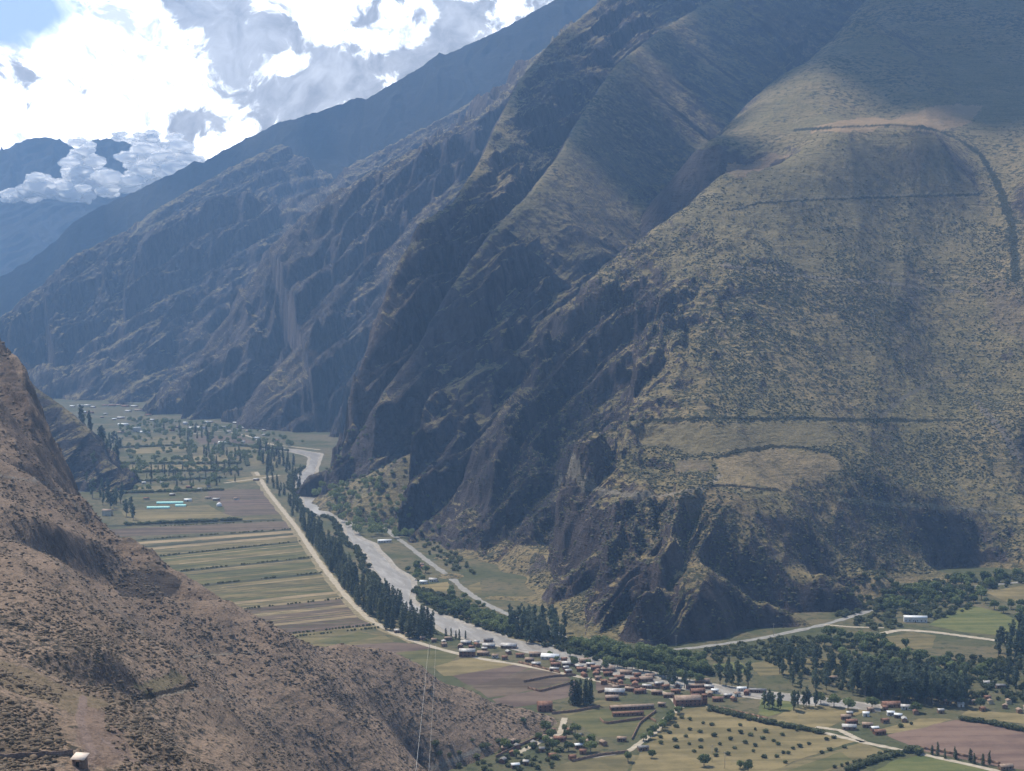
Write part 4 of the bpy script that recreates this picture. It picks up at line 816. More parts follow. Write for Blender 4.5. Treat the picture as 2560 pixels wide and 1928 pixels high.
orch = [(1773, 1778), (1817, 1788), (1847, 1794), (1870, 1801), (1704, 1796), (1725, 1801), (1758, 1810), (1779, 1814), (1850, 1815), (1888, 1826), (1914, 1831), (1822, 1828), (1852, 1834), (1690, 1818), (1724, 1826), (1751, 1832), (1674, 1834), (1715, 1843), (1785, 1841), (1826, 1850),
        (1877, 1840), (1906, 1848), (1651, 1845), (1687, 1853), (1752, 1853), (1863, 1859), (1888, 1866), (1652, 1860), (1723, 1862), (1800, 1863), (1692, 1870), (1752, 1870), (1836, 1872), (1735, 1880), (1790, 1879), (1883, 1880), (1820, 1888), (1789, 1891), (1911, 1895), (1873, 1907),
        (1625, 1852), (1958, 1820), (1992, 1828), (1956, 1839), (1934, 1854), (1945, 1862), (2066, 1851), (2085, 1846), (2022, 1862), (2000, 1868), (1982, 1873), (1958, 1884), (1971, 1885), (1942, 1893), (2252, 1818), (2278, 1812), (2226, 1882), (2214, 1884), (2200, 1888), (2186, 1892), (2172, 1897), (2150, 1904), (2136, 1908), (2118, 1912), (2104, 1916), (2086, 1920), (2110, 1870), (2075, 1876), (2054, 1884), (1963, 1908)]
zone('bush', [G(*q)[:2] for q in orch], 2.5, 3.5, 'small dark fruit tree dotted over the straw coloured orchard', 'orchard trees')

# ---------------------------------------------------------------- buildings
def box(V, Fc, x0, x1, y0, y1, z0, z1):
    o = len(V); V += [(x0, y0, z0), (x1, y0, z0), (x1, y1, z0), (x0, y1, z0), (x0, y0, z1), (x1, y0, z1), (x1, y1, z1), (x0, y1, z1)]
    Fc += [[o, o + 3, o + 2, o + 1], [o + 4, o + 5, o + 6, o + 7], [o, o + 1, o + 5, o + 4], [o + 1, o + 2, o + 6, o + 5], [o + 2, o + 3, o + 7, o + 6], [o + 3, o, o + 4, o + 7]]
def boxmesh(name, bs, mat):
    V = []; Fc = []
    for q in bs: box(V, Fc, *q)
    return mesh_from(name, V, Fc, mat)
W_ = dict(adobe=plain('adobe_wall', (.20, .125, .085), (.28, .185, .13), .6), white=plain('white_wall', (.62, .60, .56), (.74, .72, .68), .6), brick=plain('brick_wall', (.17, .085, .06), (.23, .12, .085), .8), cream=plain('cream_wall', (.42, .37, .28), (.50, .45, .36), .5))
RF = dict(tile=plain('clay_tile_roof', (.19, .095, .062), (.31, .18, .13), .5, bump=.1), metal=plain('metal_roof', (.36, .34, .32), (.56, .54, .51), .4, .5, .4), pale=plain('dusty_roof', (.30, .215, .16), (.43, .32, .245), .4, bump=.1), white=plain('white_roof', (.74, .75, .74), (.85, .86, .85), .4, .5, .3), grey=plain('grey_roof', (.20, .19, .185), (.30, .29, .28), .4))
mt_open = plain('dark_opening', (.02, .02, .022), (.035, .033, .03)); mt_door = plain('wooden_door', (.07, .045, .03), (.11, .07, .045))
_hc = {}
def house_parts(L, D, H, wall, roof, storeys, flat):
    key = (round(L), round(D), H, wall, roof, storeys, flat)
    if key in _hc: return _hc[key]
    L, D = round(L), round(D); V = []; Fc = []; o = .35; rh = 0 if flat else D * .24
    V = [(-L / 2, -D / 2, 0), (L / 2, -D / 2, 0), (L / 2, D / 2, 0), (-L / 2, D / 2, 0), (-L / 2, -D / 2, H), (L / 2, -D / 2, H), (L / 2, D / 2, H), (-L / 2, D / 2, H), (-L / 2, 0, H + rh), (L / 2, 0, H + rh)]
    me = bpy.data.meshes.new('wall'); me.from_pydata(V, [], [[0, 1, 5, 4], [2, 3, 7, 6], [1, 2, 6, 9, 5], [3, 0, 4, 8, 7]]); me.materials.append(W_[wall])
    if flat: rf = boxmesh('roof', [(-L / 2 - o, L / 2 + o, -D / 2 - o, D / 2 + o, H + .02, H + .28)], RF[roof])
    else:
        e = rh * (1 + 2 * o / D) ; V = []; Fc = []
        for zt in (.06, .24):
            V += [(-L / 2 - o, -D / 2 - o, H + rh - e + zt), (L / 2 + o, -D / 2 - o, H + rh - e + zt), (L / 2 + o, 0, H + rh + zt), (-L / 2 - o, 0, H + rh + zt), (-L / 2 - o, D / 2 + o, H + rh - e + zt), (L / 2 + o, D / 2 + o, H + rh - e + zt)]
        Fc = [[6, 7, 8, 9], [9, 8, 11, 10], [0, 3, 2, 1], [3, 4, 5, 2], [0, 1, 7, 6], [4, 10, 11, 5], [0, 6, 9, 3], [3, 9, 10, 4], [1, 2, 8, 7], [2, 5, 11, 8]]
        rf = mesh_from('roof', V, Fc, RF[roof])
    dr = boxmesh('door', [(-.5, .5, -D / 2 - .05, -D / 2 + .05, 0, 2.1)], mt_door)
    wn = []
    nw = max(2, int(L // 3.6)); xs = [(-L / 2 + (i + .5) * L / nw) for i in range(nw)]
    hs = H / storeys
    for s_ in range(storeys):
        for x in xs:
            if s_ == 0 and abs(x) < 1.3: continue
            wn.append((x, s_ * hs + 1.0))
    wm = boxmesh('window', [(-.55, .55, -.05, .05, 0, 1.15)], mt_open)
    _hc[key] = (me, rf, dr, wm, wn, D); return _hc[key]
nhouse = 0
def house(u, v, wpx, label, wall='adobe', roof='tile', rot=None, storeys=1, flat=False, dr=.55, name='house', cat='house', group=None, hh=None):
    global nhouse; nhouse += 1
    p = G(u, v); L = max(4, wpx / F * p[1]); D = max(4, min(L * dr, 11)); H = hh or (2.7 * storeys)
    me, rf, drm, wm, wn, DD = house_parts(L, D, H, wall, roof, storeys, flat)
    o = bpy.data.objects.new(name, None); C.objects.link(o); o.location = (p[0], p[1] + D / 2, 0); o.rotation_euler = (0, 0, R(random.uniform(-14, 14) if rot is None else rot))
    o['label'] = label; o['category'] = cat
    if group: o['group'] = group
    link('wall', me, o); link('roof', rf, o); link('door', drm, o)
    if p[1] < 2300:
        for x, z in wn[:14]:
            q = link('window', wm, o); q.location = (x, -DD / 2, z)
    return o
H_ = [  # u, v, width px, wall, roof, extra words, options
 (996, 1583, 22, 'adobe', 'metal', 'pale roofed house at the left end of the river bend row', {}),
 (1020, 1592, 16, 'adobe', 'pale', 'dusty roofed house just right of the first pale roof by the river bend', {}),
 (1042, 1590, 14, 'adobe', 'metal', 'small grey roofed house behind the river bend row', {}),
 (1062, 1590, 18, 'cream', 'metal', 'bright roofed house at the foot of the dark poplar belt', {}),
 (1057, 1601, 12, 'adobe', 'pale', 'tiny brown house under the poplars by the dirt road', {}),
 (1120, 1602, 18, 'adobe', 'pale', 'pale roofed house alone between the two narrow trees by the river', {}),
 (1168, 1643, 40, 'brick', 'metal', 'two storey brown house with a pale roof at the edge of the green field', dict(storeys=2, rot=-4)),
 (1165, 1613, 26, 'adobe', 'metal', 'long pale roof behind the two storey brown house', {}),
 (1192, 1611, 14, 'white', 'metal', 'small whitish house beside the water behind the brown house', {}),
 (1221, 1606, 22, 'adobe', 'grey', 'dark square building on the river bank', {}),
 (1222, 1621, 30, 'adobe', 'metal', 'low pale roof in front of the dark bank building', {}),
 (1272, 1622, 38, 'adobe', 'metal', 'wide pale gabled house on the river bank', {}),
 (1208, 1640, 30, 'adobe', 'pale', 'dusty roofed shed right of the two storey brown house', {}),
 (1238, 1646, 16, 'white', 'pale', 'small whitish house among sheds beside the dirt road', {}),
 (1262, 1650, 14, 'adobe', 'tile', 'little brown roofed house beside the dirt road', {}),
 (1300, 1644, 20, 'adobe', 'tile', 'brown tile roofed house left of the big white roof', {}),
 (1338, 1642, 30, 'adobe', 'pale', 'dusty roofed house behind the big white roof', {}),
 (1376, 1650, 46, 'white', 'white', 'house with the largest white roof by the river bend', dict(rot=-12)),
 (1324, 1656, 22, 'adobe', 'pale', 'small pinkish house in front of the dusty roof', {}),
 (1420, 1666, 30, 'adobe', 'metal', 'pale gabled house right of the largest white roof', {}),
 (1390, 1668, 24, 'brick', 'tile', 'brick house below the largest white roof', {}),
 (1462, 1658, 28, 'adobe', 'pale', 'pinkish roof half hidden behind small trees', {}),
 (1455, 1680, 24, 'brick', 'tile', 'reddish house beside the crossroads of dirt lanes', {}),
 (1490, 1676, 26, 'brick', 'tile', 'reddish walled house right of the crossroads', {}),
 (1522, 1680, 30, 'brick', 'pale', 'reddish compound with a pale roof under the lower tree row', dict(dr=.8)),
 (1566, 1688, 30, 'adobe', 'pale', 'pale roof at the end of the lower tree row', {}),
 (1548, 1700, 26, 'brick', 'tile', 'red brown house behind the long dirt lane', {}),
 (1588, 1706, 22, 'brick', 'tile', 'dark reddish shed near the lane junction', {}),
 (1615, 1705, 34, 'adobe', 'pale', 'beige roofed house where the lanes meet', dict(rot=14)),
 (1538, 1738, 50, 'adobe', 'metal', 'long whitish roof in the middle of the village', dict(rot=-6)),
 (1530, 1752, 32, 'brick', 'pale', 'pale roofed house below the long whitish roof', {}),
 (1580, 1775, 112, 'brick', 'pale', 'very long low building with a beige roof beside the green pasture', dict(rot=9, dr=.13, cat='building', name='long_building')),
 (1570, 1791, 80, 'adobe', 'tile', 'long thin shed in front of the long beige roofed building', dict(rot=9, dr=.12)),
 (1600, 1735, 30, 'brick', 'tile', 'reddish house right of the long whitish roof', {}),
 (1643, 1738, 26, 'brick', 'pale', 'house with a round beige roof near the village square', {}),
 (1655, 1768, 18, 'adobe', 'pale', 'tiny house right of the very long building', {}),
 (1672, 1745, 26, 'brick', 'pale', 'pale roofed house left of the red hall', {}),
 (1720, 1766, 66, 'brick', 'pale', 'large reddish hall with a beige roof above the orchard', dict(rot=6, storeys=2, cat='hall', name='hall')),
 (1762, 1762, 12, 'brick', 'tile', 'square reddish tower at the right end of the hall', dict(storeys=3, flat=True, dr=.9, rot=6, cat='tower', name='tower')),
 (1690, 1735, 22, 'adobe', 'tile', 'brown house behind the red hall', {}),
 (1757, 1710, 36, 'adobe', 'pale', 'beige roof behind the village beneath the tall trees', {}),
 (1740, 1722, 50, 'brick', 'pale', 'long pale roof in the back row of the village', dict(dr=.25)),
 (1745, 1736, 36, 'brick', 'tile', 'low reddish house behind the tower', {}),
 (1788, 1734, 18, 'white', 'white', 'house with a bright white roof behind the tower', {}),
 (1774, 1724, 22, 'adobe', 'metal', 'grey roofed house in the back row of the village', {}),
 (1795, 1755, 26, 'brick', 'tile', 'red house right of the tower', {}),
 (1820, 1746, 22, 'adobe', 'metal', 'pale roofed house at the right side of the village', {}),
 (1843, 1742, 14, 'white', 'pale', 'small pale house at the right edge of the village', {}),
 (1855, 1729, 22, 'white', 'white', 'white roofed house alone under the large dark trees', {}),
 (1895, 1733, 44, 'adobe', 'grey', 'long grey roof behind the narrow trees', dict(dr=.2)),
 (1362, 1780, 38, 'brick', 'tile', 'square brick building alone at the edge of the ploughed plots', dict(storeys=2, dr=.8, rot=5)),
 (1447, 1872, 24, 'adobe', 'white', 'white roofed farmhouse at the foot of the near hill', dict(rot=20)),
 (1472, 1862, 16, 'adobe', 'pale', 'pale shed beside the white roofed farmhouse', {}),
 (1555, 1855, 24, 'adobe', 'pale', 'pale roofed shed at the lower edge of the green pasture', dict(rot=-8)),
 (1608, 1878, 26, 'adobe', 'grey', 'dark shed at the corner of the orchard hedge', {}),
 (1288, 1922, 22, 'adobe', 'white', 'white roofed hut at the bottom left of the farmyards', {}),
 (1315, 1914, 14, 'adobe', 'metal', 'little grey roofed hut beside the bottom white roof', {}),
 (1400, 1855, 30, 'brick', 'tile', 'reddish farmhouse under trees at the foot of the near hill', {}),
 (2290, 1556, 58, 'white', 'white', 'long white building alone below the right hand cliff', dict(rot=-7, dr=.25, hh=5, cat='building', name='long_building')),
 (2166, 1792, 14, 'white', 'white', 'small white roofed house left of the pair in the hamlet', {}),
 (2228, 1790, 20, 'white', 'white', 'left one of two touching white roofs in the hamlet', {}),
 (2247, 1796, 18, 'adobe', 'white', 'right one of two touching white roofs in the hamlet', dict(rot=-20)),
 (2268, 1775, 28, 'white', 'metal', 'pale flat fronted house at the edge of the grove', {}),
 (2230, 1770, 44, 'adobe', 'tile', 'long brown roofed house at the edge of the grove', {}),
 (2116, 1800, 26, 'adobe', 'pale', 'beige roofed house at the left end of the hamlet', {}),
 (2130, 1812, 28, 'brick', 'tile', 'reddish house in front of the beige roof in the hamlet', {}),
 (2125, 1826, 34, 'adobe', 'metal', 'pale roofed house on the lane below the hamlet', {}),
 (2170, 1820, 26, 'adobe', 'pale', 'dusty roof in the lower row of the hamlet', {}),
 (2188, 1829, 20, 'adobe', 'white', 'white roofed house in the lower row of the hamlet', {}),
 (2200, 1838, 30, 'brick', 'tile', 'dark walled house just above the reddish field', {}),
 (2371, 1762, 18, 'adobe', 'pale', 'beige roofed hut right of the grove', {}),
 (2403, 1768, 16, 'white', 'metal', 'whitish house right of the grove', {}),
 (2353, 1784, 16, 'adobe', 'metal', 'grey roofed house above the path to the grove', {}),
 (2081, 1702, 26, 'cream', 'pale', 'cream house among trees above the straw field', dict(storeys=1)),
 (2473, 1714, 26, 'white', 'metal', 'white house among the eucalyptus on the right', {}),
 (2503, 1722, 22, 'adobe', 'grey', 'grey roofed house beside the white one among eucalyptus', {}),
 (2517, 1926, 34, 'adobe', 'pale', 'round beige roofed shed at the bottom right lane', {}),
 (2020, 1742, 16, 'cream', 'pale', 'small cream house behind the round tree', {}),
 (961, 1357, 34, 'white', 'white', 'long white roof on the river terrace under the cliff', dict(dr=.3)),
 (1048, 1417, 22, 'adobe', 'pale', 'pale shed beside the road under the cliff', {}),
 (1062, 1422, 18, 'brick', 'tile', 'dark brick shed beside the road under the cliff', {}),
 (1059, 1460, 18, 'white', 'white', 'left white roofed house in the riverside plots', {}),
 (1083, 1455, 22, 'white', 'metal', 'right pale roofed house in the riverside plots', {}),
 (814, 1243, 22, 'white', 'white', 'white house by the water under the far cliff', dict(dr=.4)),
 (341, 1080, 20, 'white', 'white', 'tall white building of the distant village', dict(storeys=4, flat=True)),
 (362, 1083, 26, 'white', 'white', 'low white wing right of the tall white building', dict(dr=.3)),
 (302, 1084, 18, 'cream', 'pale', 'pale house left of the tall white building', {}),
 (556, 1110, 22, 'white', 'white', 'white house in the middle of the far valley', {}),
 (608, 1107, 10, 'white', 'white', 'tiny white house right of the mid valley white house', {}),
 (463, 1062, 12, 'white', 'white', 'bright little house above the distant trees', dict(storeys=2)),
 (267, 1290, 24, 'cream', 'pale', 'tall cream house half hidden in the left grove', dict(storeys=3)),
 (200, 1220, 26, 'cream', 'pale', 'long pale house between the left grove and the near hill', {}),
 (472, 1221, 14, 'brick', 'tile', 'orange roofed house above the greenhouses', {}),
 (469, 1254, 18, 'white', 'white', 'white roofed house right behind the greenhouses', {})]
for u, v, wp, wa, ro, lab, kw in H_:
    house(u, v, wp, lab, wa, ro, **kw)
far = [(396, 1063, 12), (515, 1057, 12), (527, 1057, 10), (440, 1070, 14), (478, 1073, 22), (500, 1072, 24), (550, 1071, 28), (608, 1072, 14), (620, 1080, 12), (180, 1018, 12), (200, 1016, 14), (218, 1016, 16), (205, 1033, 20), (225, 1034, 16), (232, 1020, 12), (262, 1016, 14), (280, 1016, 18), (296, 1015, 14),
       (263, 1037, 10), (312, 1018, 18), (335, 1018, 16), (301, 1047, 18), (285, 1050, 10), (307, 1064, 26), (255, 1045, 8), (320, 1030, 16), (345, 1028, 18), (370, 1040, 14), (640, 1098, 16), (660, 1090, 12), (590, 1060, 16), (570, 1082, 14), (430, 1078, 12), (520, 1084, 12), (690, 1104, 14), (268, 1220, 8), (266, 1236, 8), (359, 1210, 10),
       (404, 1210, 8), (521, 1218, 10), (330, 1216, 12), (450, 1228, 14), (500, 1226, 12), (365, 1250, 14), (430, 1240, 14), (540, 1252, 16), (520, 1248, 14), (590, 1250, 12), (640, 1202, 14), (380, 1052, 10), (415, 1056, 12), (346, 1052, 12), (640, 1070, 16), (660, 1078, 10)]
cols = ['white', 'cream', 'adobe', 'adobe']; rfs = ['metal', 'pale', 'metal', 'tile', 'white']
for i, (u, v, wp) in enumerate(far):
    zn = ('hazy small house in the far settlement where the valley narrows', 'houses of the farthest settlement') if v < 1050 else (('distant small house at the foot of the far slope', 'houses at the foot of the far slope') if v < 1120 else ('small farmhouse among trees beyond the striped fields', 'farmhouses beyond the striped fields'))
    house(u, v, wp, zn[0] + (', left part' if u < 330 else ', middle part' if u < 500 else ', right part'), random.choice(cols), random.choice(rfs), group=zn[1])
taken = [G(u, v)[:2] for u, v, *_ in H_]
def cluster(poly, n, w0, w1, label, group, walls, roofs, gap=9):
    sp_ = []
    for x, y in sample(poly, n * 3, gap):
        if len(sp_) < n and all((x - a) ** 2 + (y - b_) ** 2 > (gap + 2) ** 2 for a, b_ in taken): sp_.append((x, y)); taken.append((x, y))
    U = [uv_of(x, y, 0) for x, y in sp_]; rank = np.argsort(np.argsort([q[0] for q in U])); yr = np.argsort(np.argsort([q[1] for q in U])); m_ = len(U)
    for i, (u, v) in enumerate(U):
        lb = label + ', ' + ['far left', 'left', 'middle', 'right', 'far right'][min(4, int(5 * rank[i] / m_))] + (' back' if yr[i] < m_ / 2 else ' front')
        house(u, v, random.uniform(w0, w1), lb, random.choice(walls), random.choice(roofs), group=group, rot=random.uniform(-25, 25) + random.choice([0, 0, 90]))
cluster([(1290, 1642), (1420, 1655), (1560, 1682), (1700, 1712), (1870, 1735), (1850, 1758), (1700, 1750), (1560, 1735), (1480, 1702), (1330, 1668)], 62, 13, 24, 'small earth walled house in the village band', 'small houses of the village band', ['adobe', 'brick', 'adobe', 'brick'], ['tile', 'tile', 'pale', 'tile', 'metal'])
cluster([(985, 1580), (1060, 1596), (1180, 1612), (1290, 1630), (1290, 1652), (1180, 1640), (1100, 1618)], 20, 12, 20, 'small brown house in the row by the river bend', 'small houses at the river bend', ['adobe', 'brick'], ['tile', 'pale', 'metal'])
cluster([(1300, 1840), (1420, 1830), (1520, 1860), (1480, 1900), (1300, 1910), (1240, 1922), (1240, 1900)], 16, 12, 22, 'earth walled farm building under the near hill', 'farm buildings under the near hill', ['adobe', 'brick'], ['tile', 'pale', 'grey'])
cluster([(2100, 1795), (2180, 1775), (2300, 1770), (2310, 1790), (2200, 1832), (2120, 1830)], 18, 12, 22, 'small earth walled house in the right hand hamlet', 'small houses of the right hand hamlet', ['adobe', 'brick', 'adobe'], ['tile', 'pale', 'tile', 'metal'])
cluster([(2380, 1755), (2480, 1745), (2560, 1760), (2600, 1785), (2400, 1780)], 8, 12, 18, 'small house beyond the reddish field', 'small houses beyond the reddish field', ['adobe', 'cream'], ['tile', 'pale'])
def yard_wall(l, label):
    L = smooth_line([G(*q) for q in l], 24); V = []; Fc = []
    for i, q in enumerate(L):
        h_ = 2.1 + .3 * math.sin(i * 2.7)
        for dy in (-.25, .25): V += [(q[0] - dy, q[1] + dy, 0), (q[0] - dy, q[1] + dy, h_)]
    for i in range(23): a = 4 * i; b_ = a + 4; Fc += [[a, b_, b_ + 1, a + 1], [a + 1, b_ + 1, b_ + 3, a + 3], [a + 3, b_ + 3, b_ + 2, a + 2]]
    link('adobe_wall', mesh_from('adobe_wall', V, Fc, W_['adobe']), label=label, category='wall', group='earth walls round the plots')
for l, lb in [([(1310, 1706), (1380, 1693), (1440, 1690)], 'earth wall between the brown and pinkish ploughed plots'), ([(1320, 1722), (1350, 1731), (1440, 1706)], 'long earth wall round the pinkish plot left of the tall clump'), ([(1335, 1668), (1290, 1656), (1400, 1684)], 'earth wall along the dirt lane left of the crossroads'),
              ([(1490, 1700), (1560, 1718), (1600, 1722)], 'earth wall along the lane right of the tall clump'), ([(1495, 1733), (1560, 1716), (1650, 1722)], 'earth wall behind the long whitish roof'), ([(1500, 1800), (1512, 1812), (1620, 1796), (1640, 1806)], 'dark earth wall along the top of the green pasture'),
              ([(1380, 1786), (1440, 1780), (1500, 1768)], 'low earth wall below the tall clump'), ([(1640, 1780), (1600, 1810), (1580, 1850)], 'earth wall on the right side of the green pasture'), ([(1780, 1768), (1860, 1786), (1920, 1800)], 'earth wall at the top edge of the orchard'),
              ([(1240, 1895), (1300, 1865), (1380, 1830)], 'earth wall along the foot of the near hill'), ([(2300, 1872), (2400, 1890), (2500, 1912)], 'earth wall along the lane beside the reddish field'), ([(1430, 1905), (1500, 1890), (1570, 1882)], 'earth wall above the olive field at the bottom')]:
    yard_wall(l, lb)
# greenhouses, dome, hut
mt_green = plain('turquoise_sheeting', (.30, .68, .60), (.42, .80, .72), .3, .4, .4); mt_dome = plain('white_dome', (.82, .82, .82), (.86, .86, .86), .3, .5, .3)
def greenhouse(u, v, wpx, label):
    p = G(u, v); L = wpx / F * p[1]; V = []; Fc = []; n = 8
    for x in (-L / 2, L / 2):
        for i in range(n + 1): a = math.pi * i / n; V.append((x, -5 * math.cos(a), 3.4 * math.sin(a) ** .8))
    for i in range(n): Fc.append([i, i + 1, n + 2 + i, n + 1 + i])
    o = bpy.data.objects.new('greenhouse', None); C.objects.link(o); o.location = p; o.rotation_euler = (0, 0, R(5)); o['label'] = label; o['category'] = 'greenhouse'
    link('cover', mesh_from('cover', V, Fc, mt_green), o)
    e = bpy.data.meshes.new('end_wall'); e.from_pydata(V[:n + 1], [], [list(range(n + 1))]); e.materials.append(mt_green)
    a = link('end_wall', e, o); b_ = link('end_wall', e, o); b_.location = (L, 0, 0)
greenhouse(396, 1271, 56, 'long turquoise greenhouse nearest the striped fields'); greenhouse(425, 1259, 66, 'thin turquoise greenhouse behind the nearest one'); greenhouse(452, 1266, 26, 'short turquoise greenhouse right of the long one')
import bmesh
bm = bmesh.new(); bmesh.ops.create_uvsphere(bm, u_segments=24, v_segments=14, radius=4.6); bmesh.ops.bisect_plane(bm, geom=bm.verts[:] + bm.edges[:] + bm.faces[:], plane_co=(0, 0, -1.5), plane_no=(0, 0, -1), clear_outer=True)
me = bpy.data.meshes.new('dome'); bm.to_mesh(me); bm.free(); me.materials.append(mt_dome); me.polygons.foreach_set('use_smooth', [True] * len(me.polygons))
dm = bpy.data.objects.new('dome_tank', None); C.objects.link(dm); dm['label'] = 'bright white round dome at the far edge of the striped fields'; dm['category'] = 'dome'
pd = G(548, 1266); dm.location = (pd[0], pd[1], 0); dd = link('dome', me, dm); dd.location = (0, 0, 1.6)
rg = []; V = []; Fc = []
for i in range(24):
    a = i / 24 * 6.283
    V += [(4.45 * math.cos(a), 4.45 * math.sin(a), 0), (4.45 * math.cos(a), 4.45 * math.sin(a), .5)]
for i in range(24): j = (i + 1) % 24; Fc.append([2 * i, 2 * j, 2 * j + 1, 2 * i + 1])
link('ring_base', mesh_from('ring_base', V, Fc, W_['cream']), dm)
# stone hut and wall on the near hillside
hpnt = Gz(200, 1912)
mt_stone = plain('field_stone', (.12, .085, .07), (.22, .165, .14), 1.5, bump=.2)
ht = bpy.data.objects.new('stone_hut', None); C.objects.link(ht); ht.location = (hpnt[0], hpnt[1], hpnt[2] - .5); ht.rotation_euler = (0, 0, R(-12)); ht['label'] = 'small dark stone hut with a pale roof on the near slope'; ht['category'] = 'hut'
link('wall', boxmesh('wall', [(-1.8, 1.8, -1.5, 1.5, -1, 2.4)], mt_stone), ht)
V = [(-2.2, -1.9, 2.42), (2.2, -1.9, 2.42), (2.2, 1.9, 3.5), (-2.2, 1.9, 3.5), (-2.2, -1.9, 2.6), (2.2, -1.9, 2.6), (2.2, 1.9, 3.68), (-2.2, 1.9, 3.68)]
link('roof', mesh_from('roof', V, [[0, 3, 2, 1], [4, 5, 6, 7], [0, 1, 5, 4], [1, 2, 6, 5], [2, 3, 7, 6], [3, 0, 4, 7]], plain('pale_hut_roof', (.62, .52, .44), (.72, .62, .54))), ht)
link('door', boxmesh('door', [(-.45, .45, -1.58, -1.46, 0, 1.8)], mt_open), ht)
wl = smooth_line([Gz(0, 1894), Gz(60, 1892), Gz(120, 1890), Gz(182, 1884)], 40); zz = near_hill(wl[:, 0], wl[:, 1]); V = []; Fc = []
for i, q in enumerate(wl):
    hgt = 1.25 + .15 * random.random()
    for dy in (-.3, .3):
        V += [(q[0], q[1] + dy, zz[i] - .6), (q[0], q[1] + dy, zz[i] + hgt)]
for i in range(39):
    a = 4 * i; b_ = a + 4; Fc += [[a, b_, b_ + 1, a + 1], [a + 1, b_ + 1, b_ + 3, a + 3], [a + 3, b_ + 3, b_ + 2, a + 2]]
sw = link('stone_wall', mesh_from('stone_wall', V, Fc, mt_stone), label='low dark stone wall running left from the small hut', category='wall')

# power line poles and cables
mt_cable = plain('aluminium_cable', (.5, .48, .44), (.6, .58, .54), 1, .5, .4); mt_pole = plain('pole', (.33, .30, .26), (.42, .39, .35), 1)
def cable(p0, p1, sag, r0, label):
    V = []; Fc = []; n = 40
    for i in range(n + 1):
        f = i / n; q = np.array(p0) * (1 - f) + np.array(p1) * f; q[2] -= 4 * sag * f * (1 - f)
        for k in range(4): V.append((q[0] + r0 * math.cos(k * 1.5708), q[1], q[2] + r0 * math.sin(k * 1.5708)))
    for i in range(n):
        for k in range(4): Fc.append([4 * i + k, 4 * i + (k + 1) % 4, 4 * i + 4 + (k + 1) % 4, 4 * i + 4 + k])
    link('power_cable', mesh_from('power_cable', V, Fc, mt_cable), label=label, category='cable', group='power cables over the near slope')
def pole(p, h, label):
    o = bpy.data.objects.new('utility_pole', None); C.objects.link(o); o.location = p; o['label'] = label; o['category'] = 'pole'; o['group'] = 'utility poles in the valley'
    link('mast', boxmesh('mast', [(-.16, .16, -.16, .16, 0, h)], mt_pole), o); link('crossarm', boxmesh('crossarm', [(-1.6, 1.6, .17, .3, h - 1.2, h - .9)], mt_pole), o)
p0 = G(1074, 1640); pole(p0, 12, 'pale utility pole at the end of the cables beside the houses at the river bend')
p2 = P(1020, 2100, 500); cable(p0 + [-1, 0, 11.2], p2, 4, .07, 'left pale power cable crossing in front of the near slope'); cable(p0 + [6, 0, 11.2], p2 + [5, 0, -2], 5, .045, 'right faint power cable crossing in front of the near slope')
for q, l in [((1780, 1905), 'thin pale pole standing among the orchard trees'), ((1812, 1922), 'thin pale pole nearest the bottom edge of the orchard'), ((1690, 1620), 'thin pole beside the road under the cut slope'), ((1934, 1590), 'thin lamp pole beside the road under the spur')]:
    o = G(*q); pole(o, 13, l)

# ---------------------------------------------------------------- low clouds hugging the distant peak
m, t, b = new_mat('cloud_white'); b.inputs['Base Color'].default_value = (1, 1, 1, 1); b.inputs['Roughness'].default_value = 1; b.inputs['Specular IOR Level'].default_value = 0
tr = t.new('ShaderNodeBsdfTranslucent'); tr.inputs[0].default_value = (.95, .95, .96, 1); mx = t.new('ShaderNodeMixShader'); mx.inputs[0].default_value = .5
t.l.new(b.outputs[0], mx.inputs[1]); t.l.new(tr.outputs[0], mx.inputs[2])
lw = t.new('ShaderNodeLayerWeight'); lw.inputs[0].default_value = .5; gg = t.new('ShaderNodeNewGeometry')
cn = t.noise(gg.outputs['Position'], .006, 7, .7); tp = t.new('ShaderNodeBsdfTransparent'); m2 = t.new('ShaderNodeMixShader')
t.l.new(t.ramp(t.m('ADD', lw.outputs['Facing'], t.m('MULTIPLY', t.m('SUBTRACT', cn, .5), .9)), .05, .8), m2.inputs[0]); t.l.new(mx.outputs[0], m2.inputs[1]); t.l.new(tp.outputs[0], m2.inputs[2]); t.l.new(m2.outputs[0], t.n['Material Output'].inputs[0])
mt_cloud = m
def cloud_obj(puffs, label, d0, seed):
    r = np.random.default_rng(seed); Vs = []; Fs = []; o = 0; IV3, IF3 = ico(2)
    for u, v, rad in puffs:
        for _ in range(8):
            c = P(u + r.uniform(-.9, .9) * rad, v + r.uniform(-.7, .45) * rad, d0 + r.uniform(-300, 300)); rr2 = rad / F * d0 * r.uniform(.35, .8)
            dirn = IV3 / np.linalg.norm(IV3, axis=1, keepdims=True)
            nz_ = fbm(dirn[:, 0] * 1.6 + dirn[:, 2] * 1.1 + r.random() * 50, dirn[:, 1] * 1.6 - dirn[:, 2] * .9, 4, seed)
            Vs.append(dirn * (rr2 * (1 + .55 * nz_))[:, None] * [1.5, 1, .8] + c); Fs.append(IF3 + o); o += len(IV3)
    link('cloud', mesh_from('cloud', np.concatenate(Vs), np.concatenate(Fs), mt_cloud, True), label=label, category='cloud', kind='thing')
cloud_obj([(20, 495, 22), (55, 480, 30), (95, 468, 38), (130, 472, 36), (170, 485, 30), (215, 480, 30), (260, 470, 34), (300, 465, 34), (340, 455, 34), (380, 440, 36), (420, 420, 40), (450, 395, 40)], 'long low white cloud bank lying below the distant peak', 11300, 5)
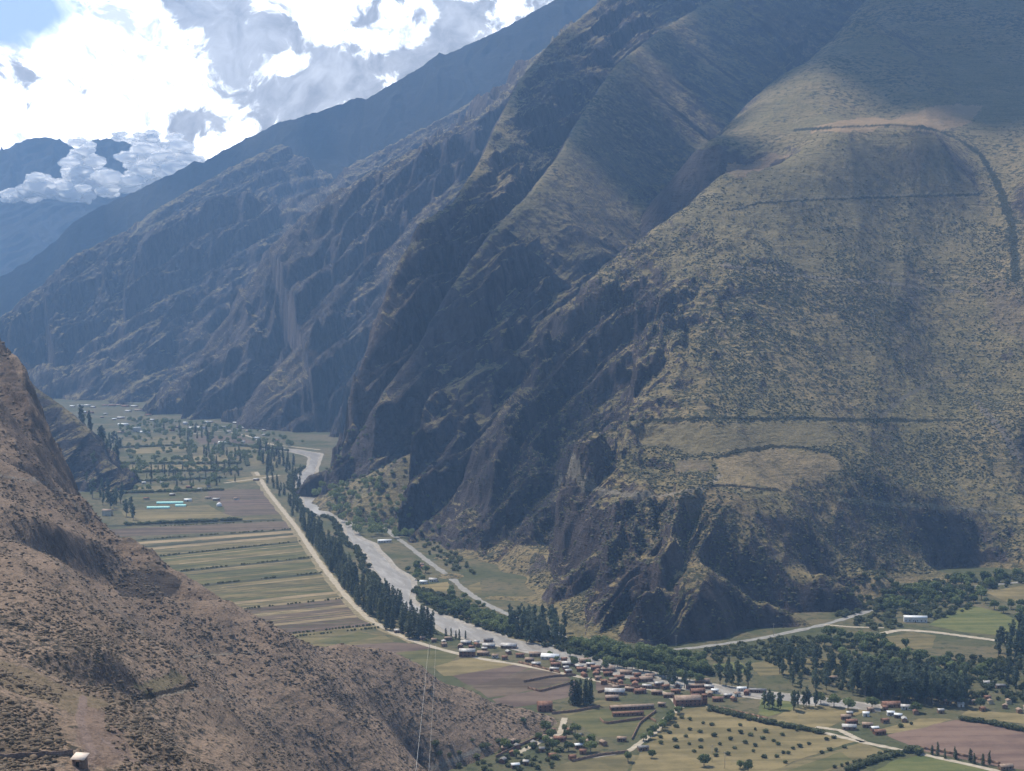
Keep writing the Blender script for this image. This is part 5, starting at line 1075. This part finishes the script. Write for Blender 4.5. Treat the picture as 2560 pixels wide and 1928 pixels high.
cloud_obj([(190, 400, 22), (215, 420, 30), (205, 370, 24), (235, 440, 26), (180, 440, 20)], 'white cloud column between the two dark shoulders of the distant peak', 11500, 6)
cloud_obj([(330, 400, 26), (380, 385, 34), (420, 370, 40), (360, 350, 26), (300, 345, 14)], 'white cloud covering the right shoulder of the distant peak', 11600, 7)

mt_shade_cloud, t, b = new_mat('shade_cloud_opaque'); b.inputs['Base Color'].default_value = (.8, .8, .82, 1); b.inputs['Roughness'].default_value = 1
def shade_cloud(cx, cyy, cz, rx, ry, seed, label):  # opaque puffs added overhead, out of view, to block sun from chosen slopes
    r = np.random.default_rng(seed); IV3, IF3 = ico(2); Vs = []; Fs = []; o = 0
    dirn = IV3 / np.linalg.norm(IV3, axis=1, keepdims=True)
    for _ in range(46):
        a = r.uniform(0, 6.28); q = math.sqrt(r.random()); s_ = (1.15 - q * .6) * r.uniform(.22, .34) * min(rx, ry)
        nz_ = fbm(dirn[:, 0] * 1.6 + r.random() * 50, dirn[:, 1] * 1.6 + dirn[:, 2], 4, seed)
        Vs.append(dirn * (s_ * (1 + .5 * nz_))[:, None] * [1.2, 1.2, .6] + [cx + rx * q * math.cos(a), cyy + ry * q * math.sin(a), cz + r.uniform(0, 120)]); Fs.append(IF3 + o); o += len(IV3)
    link('cloud', mesh_from('cloud', np.concatenate(Vs), np.concatenate(Fs), mt_shade_cloud, True), label=label, category='cloud')
def shade_from(p, z): t_ = (z - p[2]) / sd[2]; return p[0] + sd[0] * t_, p[1] + sd[1] * t_
for (px_, py_, pz_), (rx, ry), sd_, lb in [((1230, 4450, 1170), (900, 960), 1, 'unseen cloud added to darken the upper right mountain'), ((-40, 2740, 210), (150, 520), 4, 'narrow unseen cloud added to shade the river cliffs'), ((300, 3480, 470), (250, 700), 2, 'small unseen cloud added to shade the deep ravine'), ((-2200, 7900, 900), (1500, 500), 3, 'long unseen cloud added to shade the far blue slope')]:
    q = shade_from((px_, py_, pz_), 3700); shade_cloud(q[0], q[1], 3700, rx, ry, sd_, lb)

# ---------------------------------------------------------------- haze: one closed box of even, pale blue air
m = bpy.data.materials.new('haze_air'); m.use_nodes = True; t = NT(m.node_tree); t.n.clear(); out = t.new('ShaderNodeOutputMaterial'); pv = t.new('ShaderNodeVolumePrincipled')
pv.inputs['Color'].default_value = (.28, .49, .85, 1); pv.inputs['Density'].default_value = .000076; pv.inputs['Anisotropy'].default_value = .2
t.l.new(pv.outputs[0], out.inputs['Volume'])
hz = link('haze', boxmesh('haze', [(-4900, 5600, -400, 9700, -60, 3300)], m), kind='stuff'); hz['label'] = 'blue haze filling the valley'
bpy.context.scene.cycles.volume_max_steps = 64
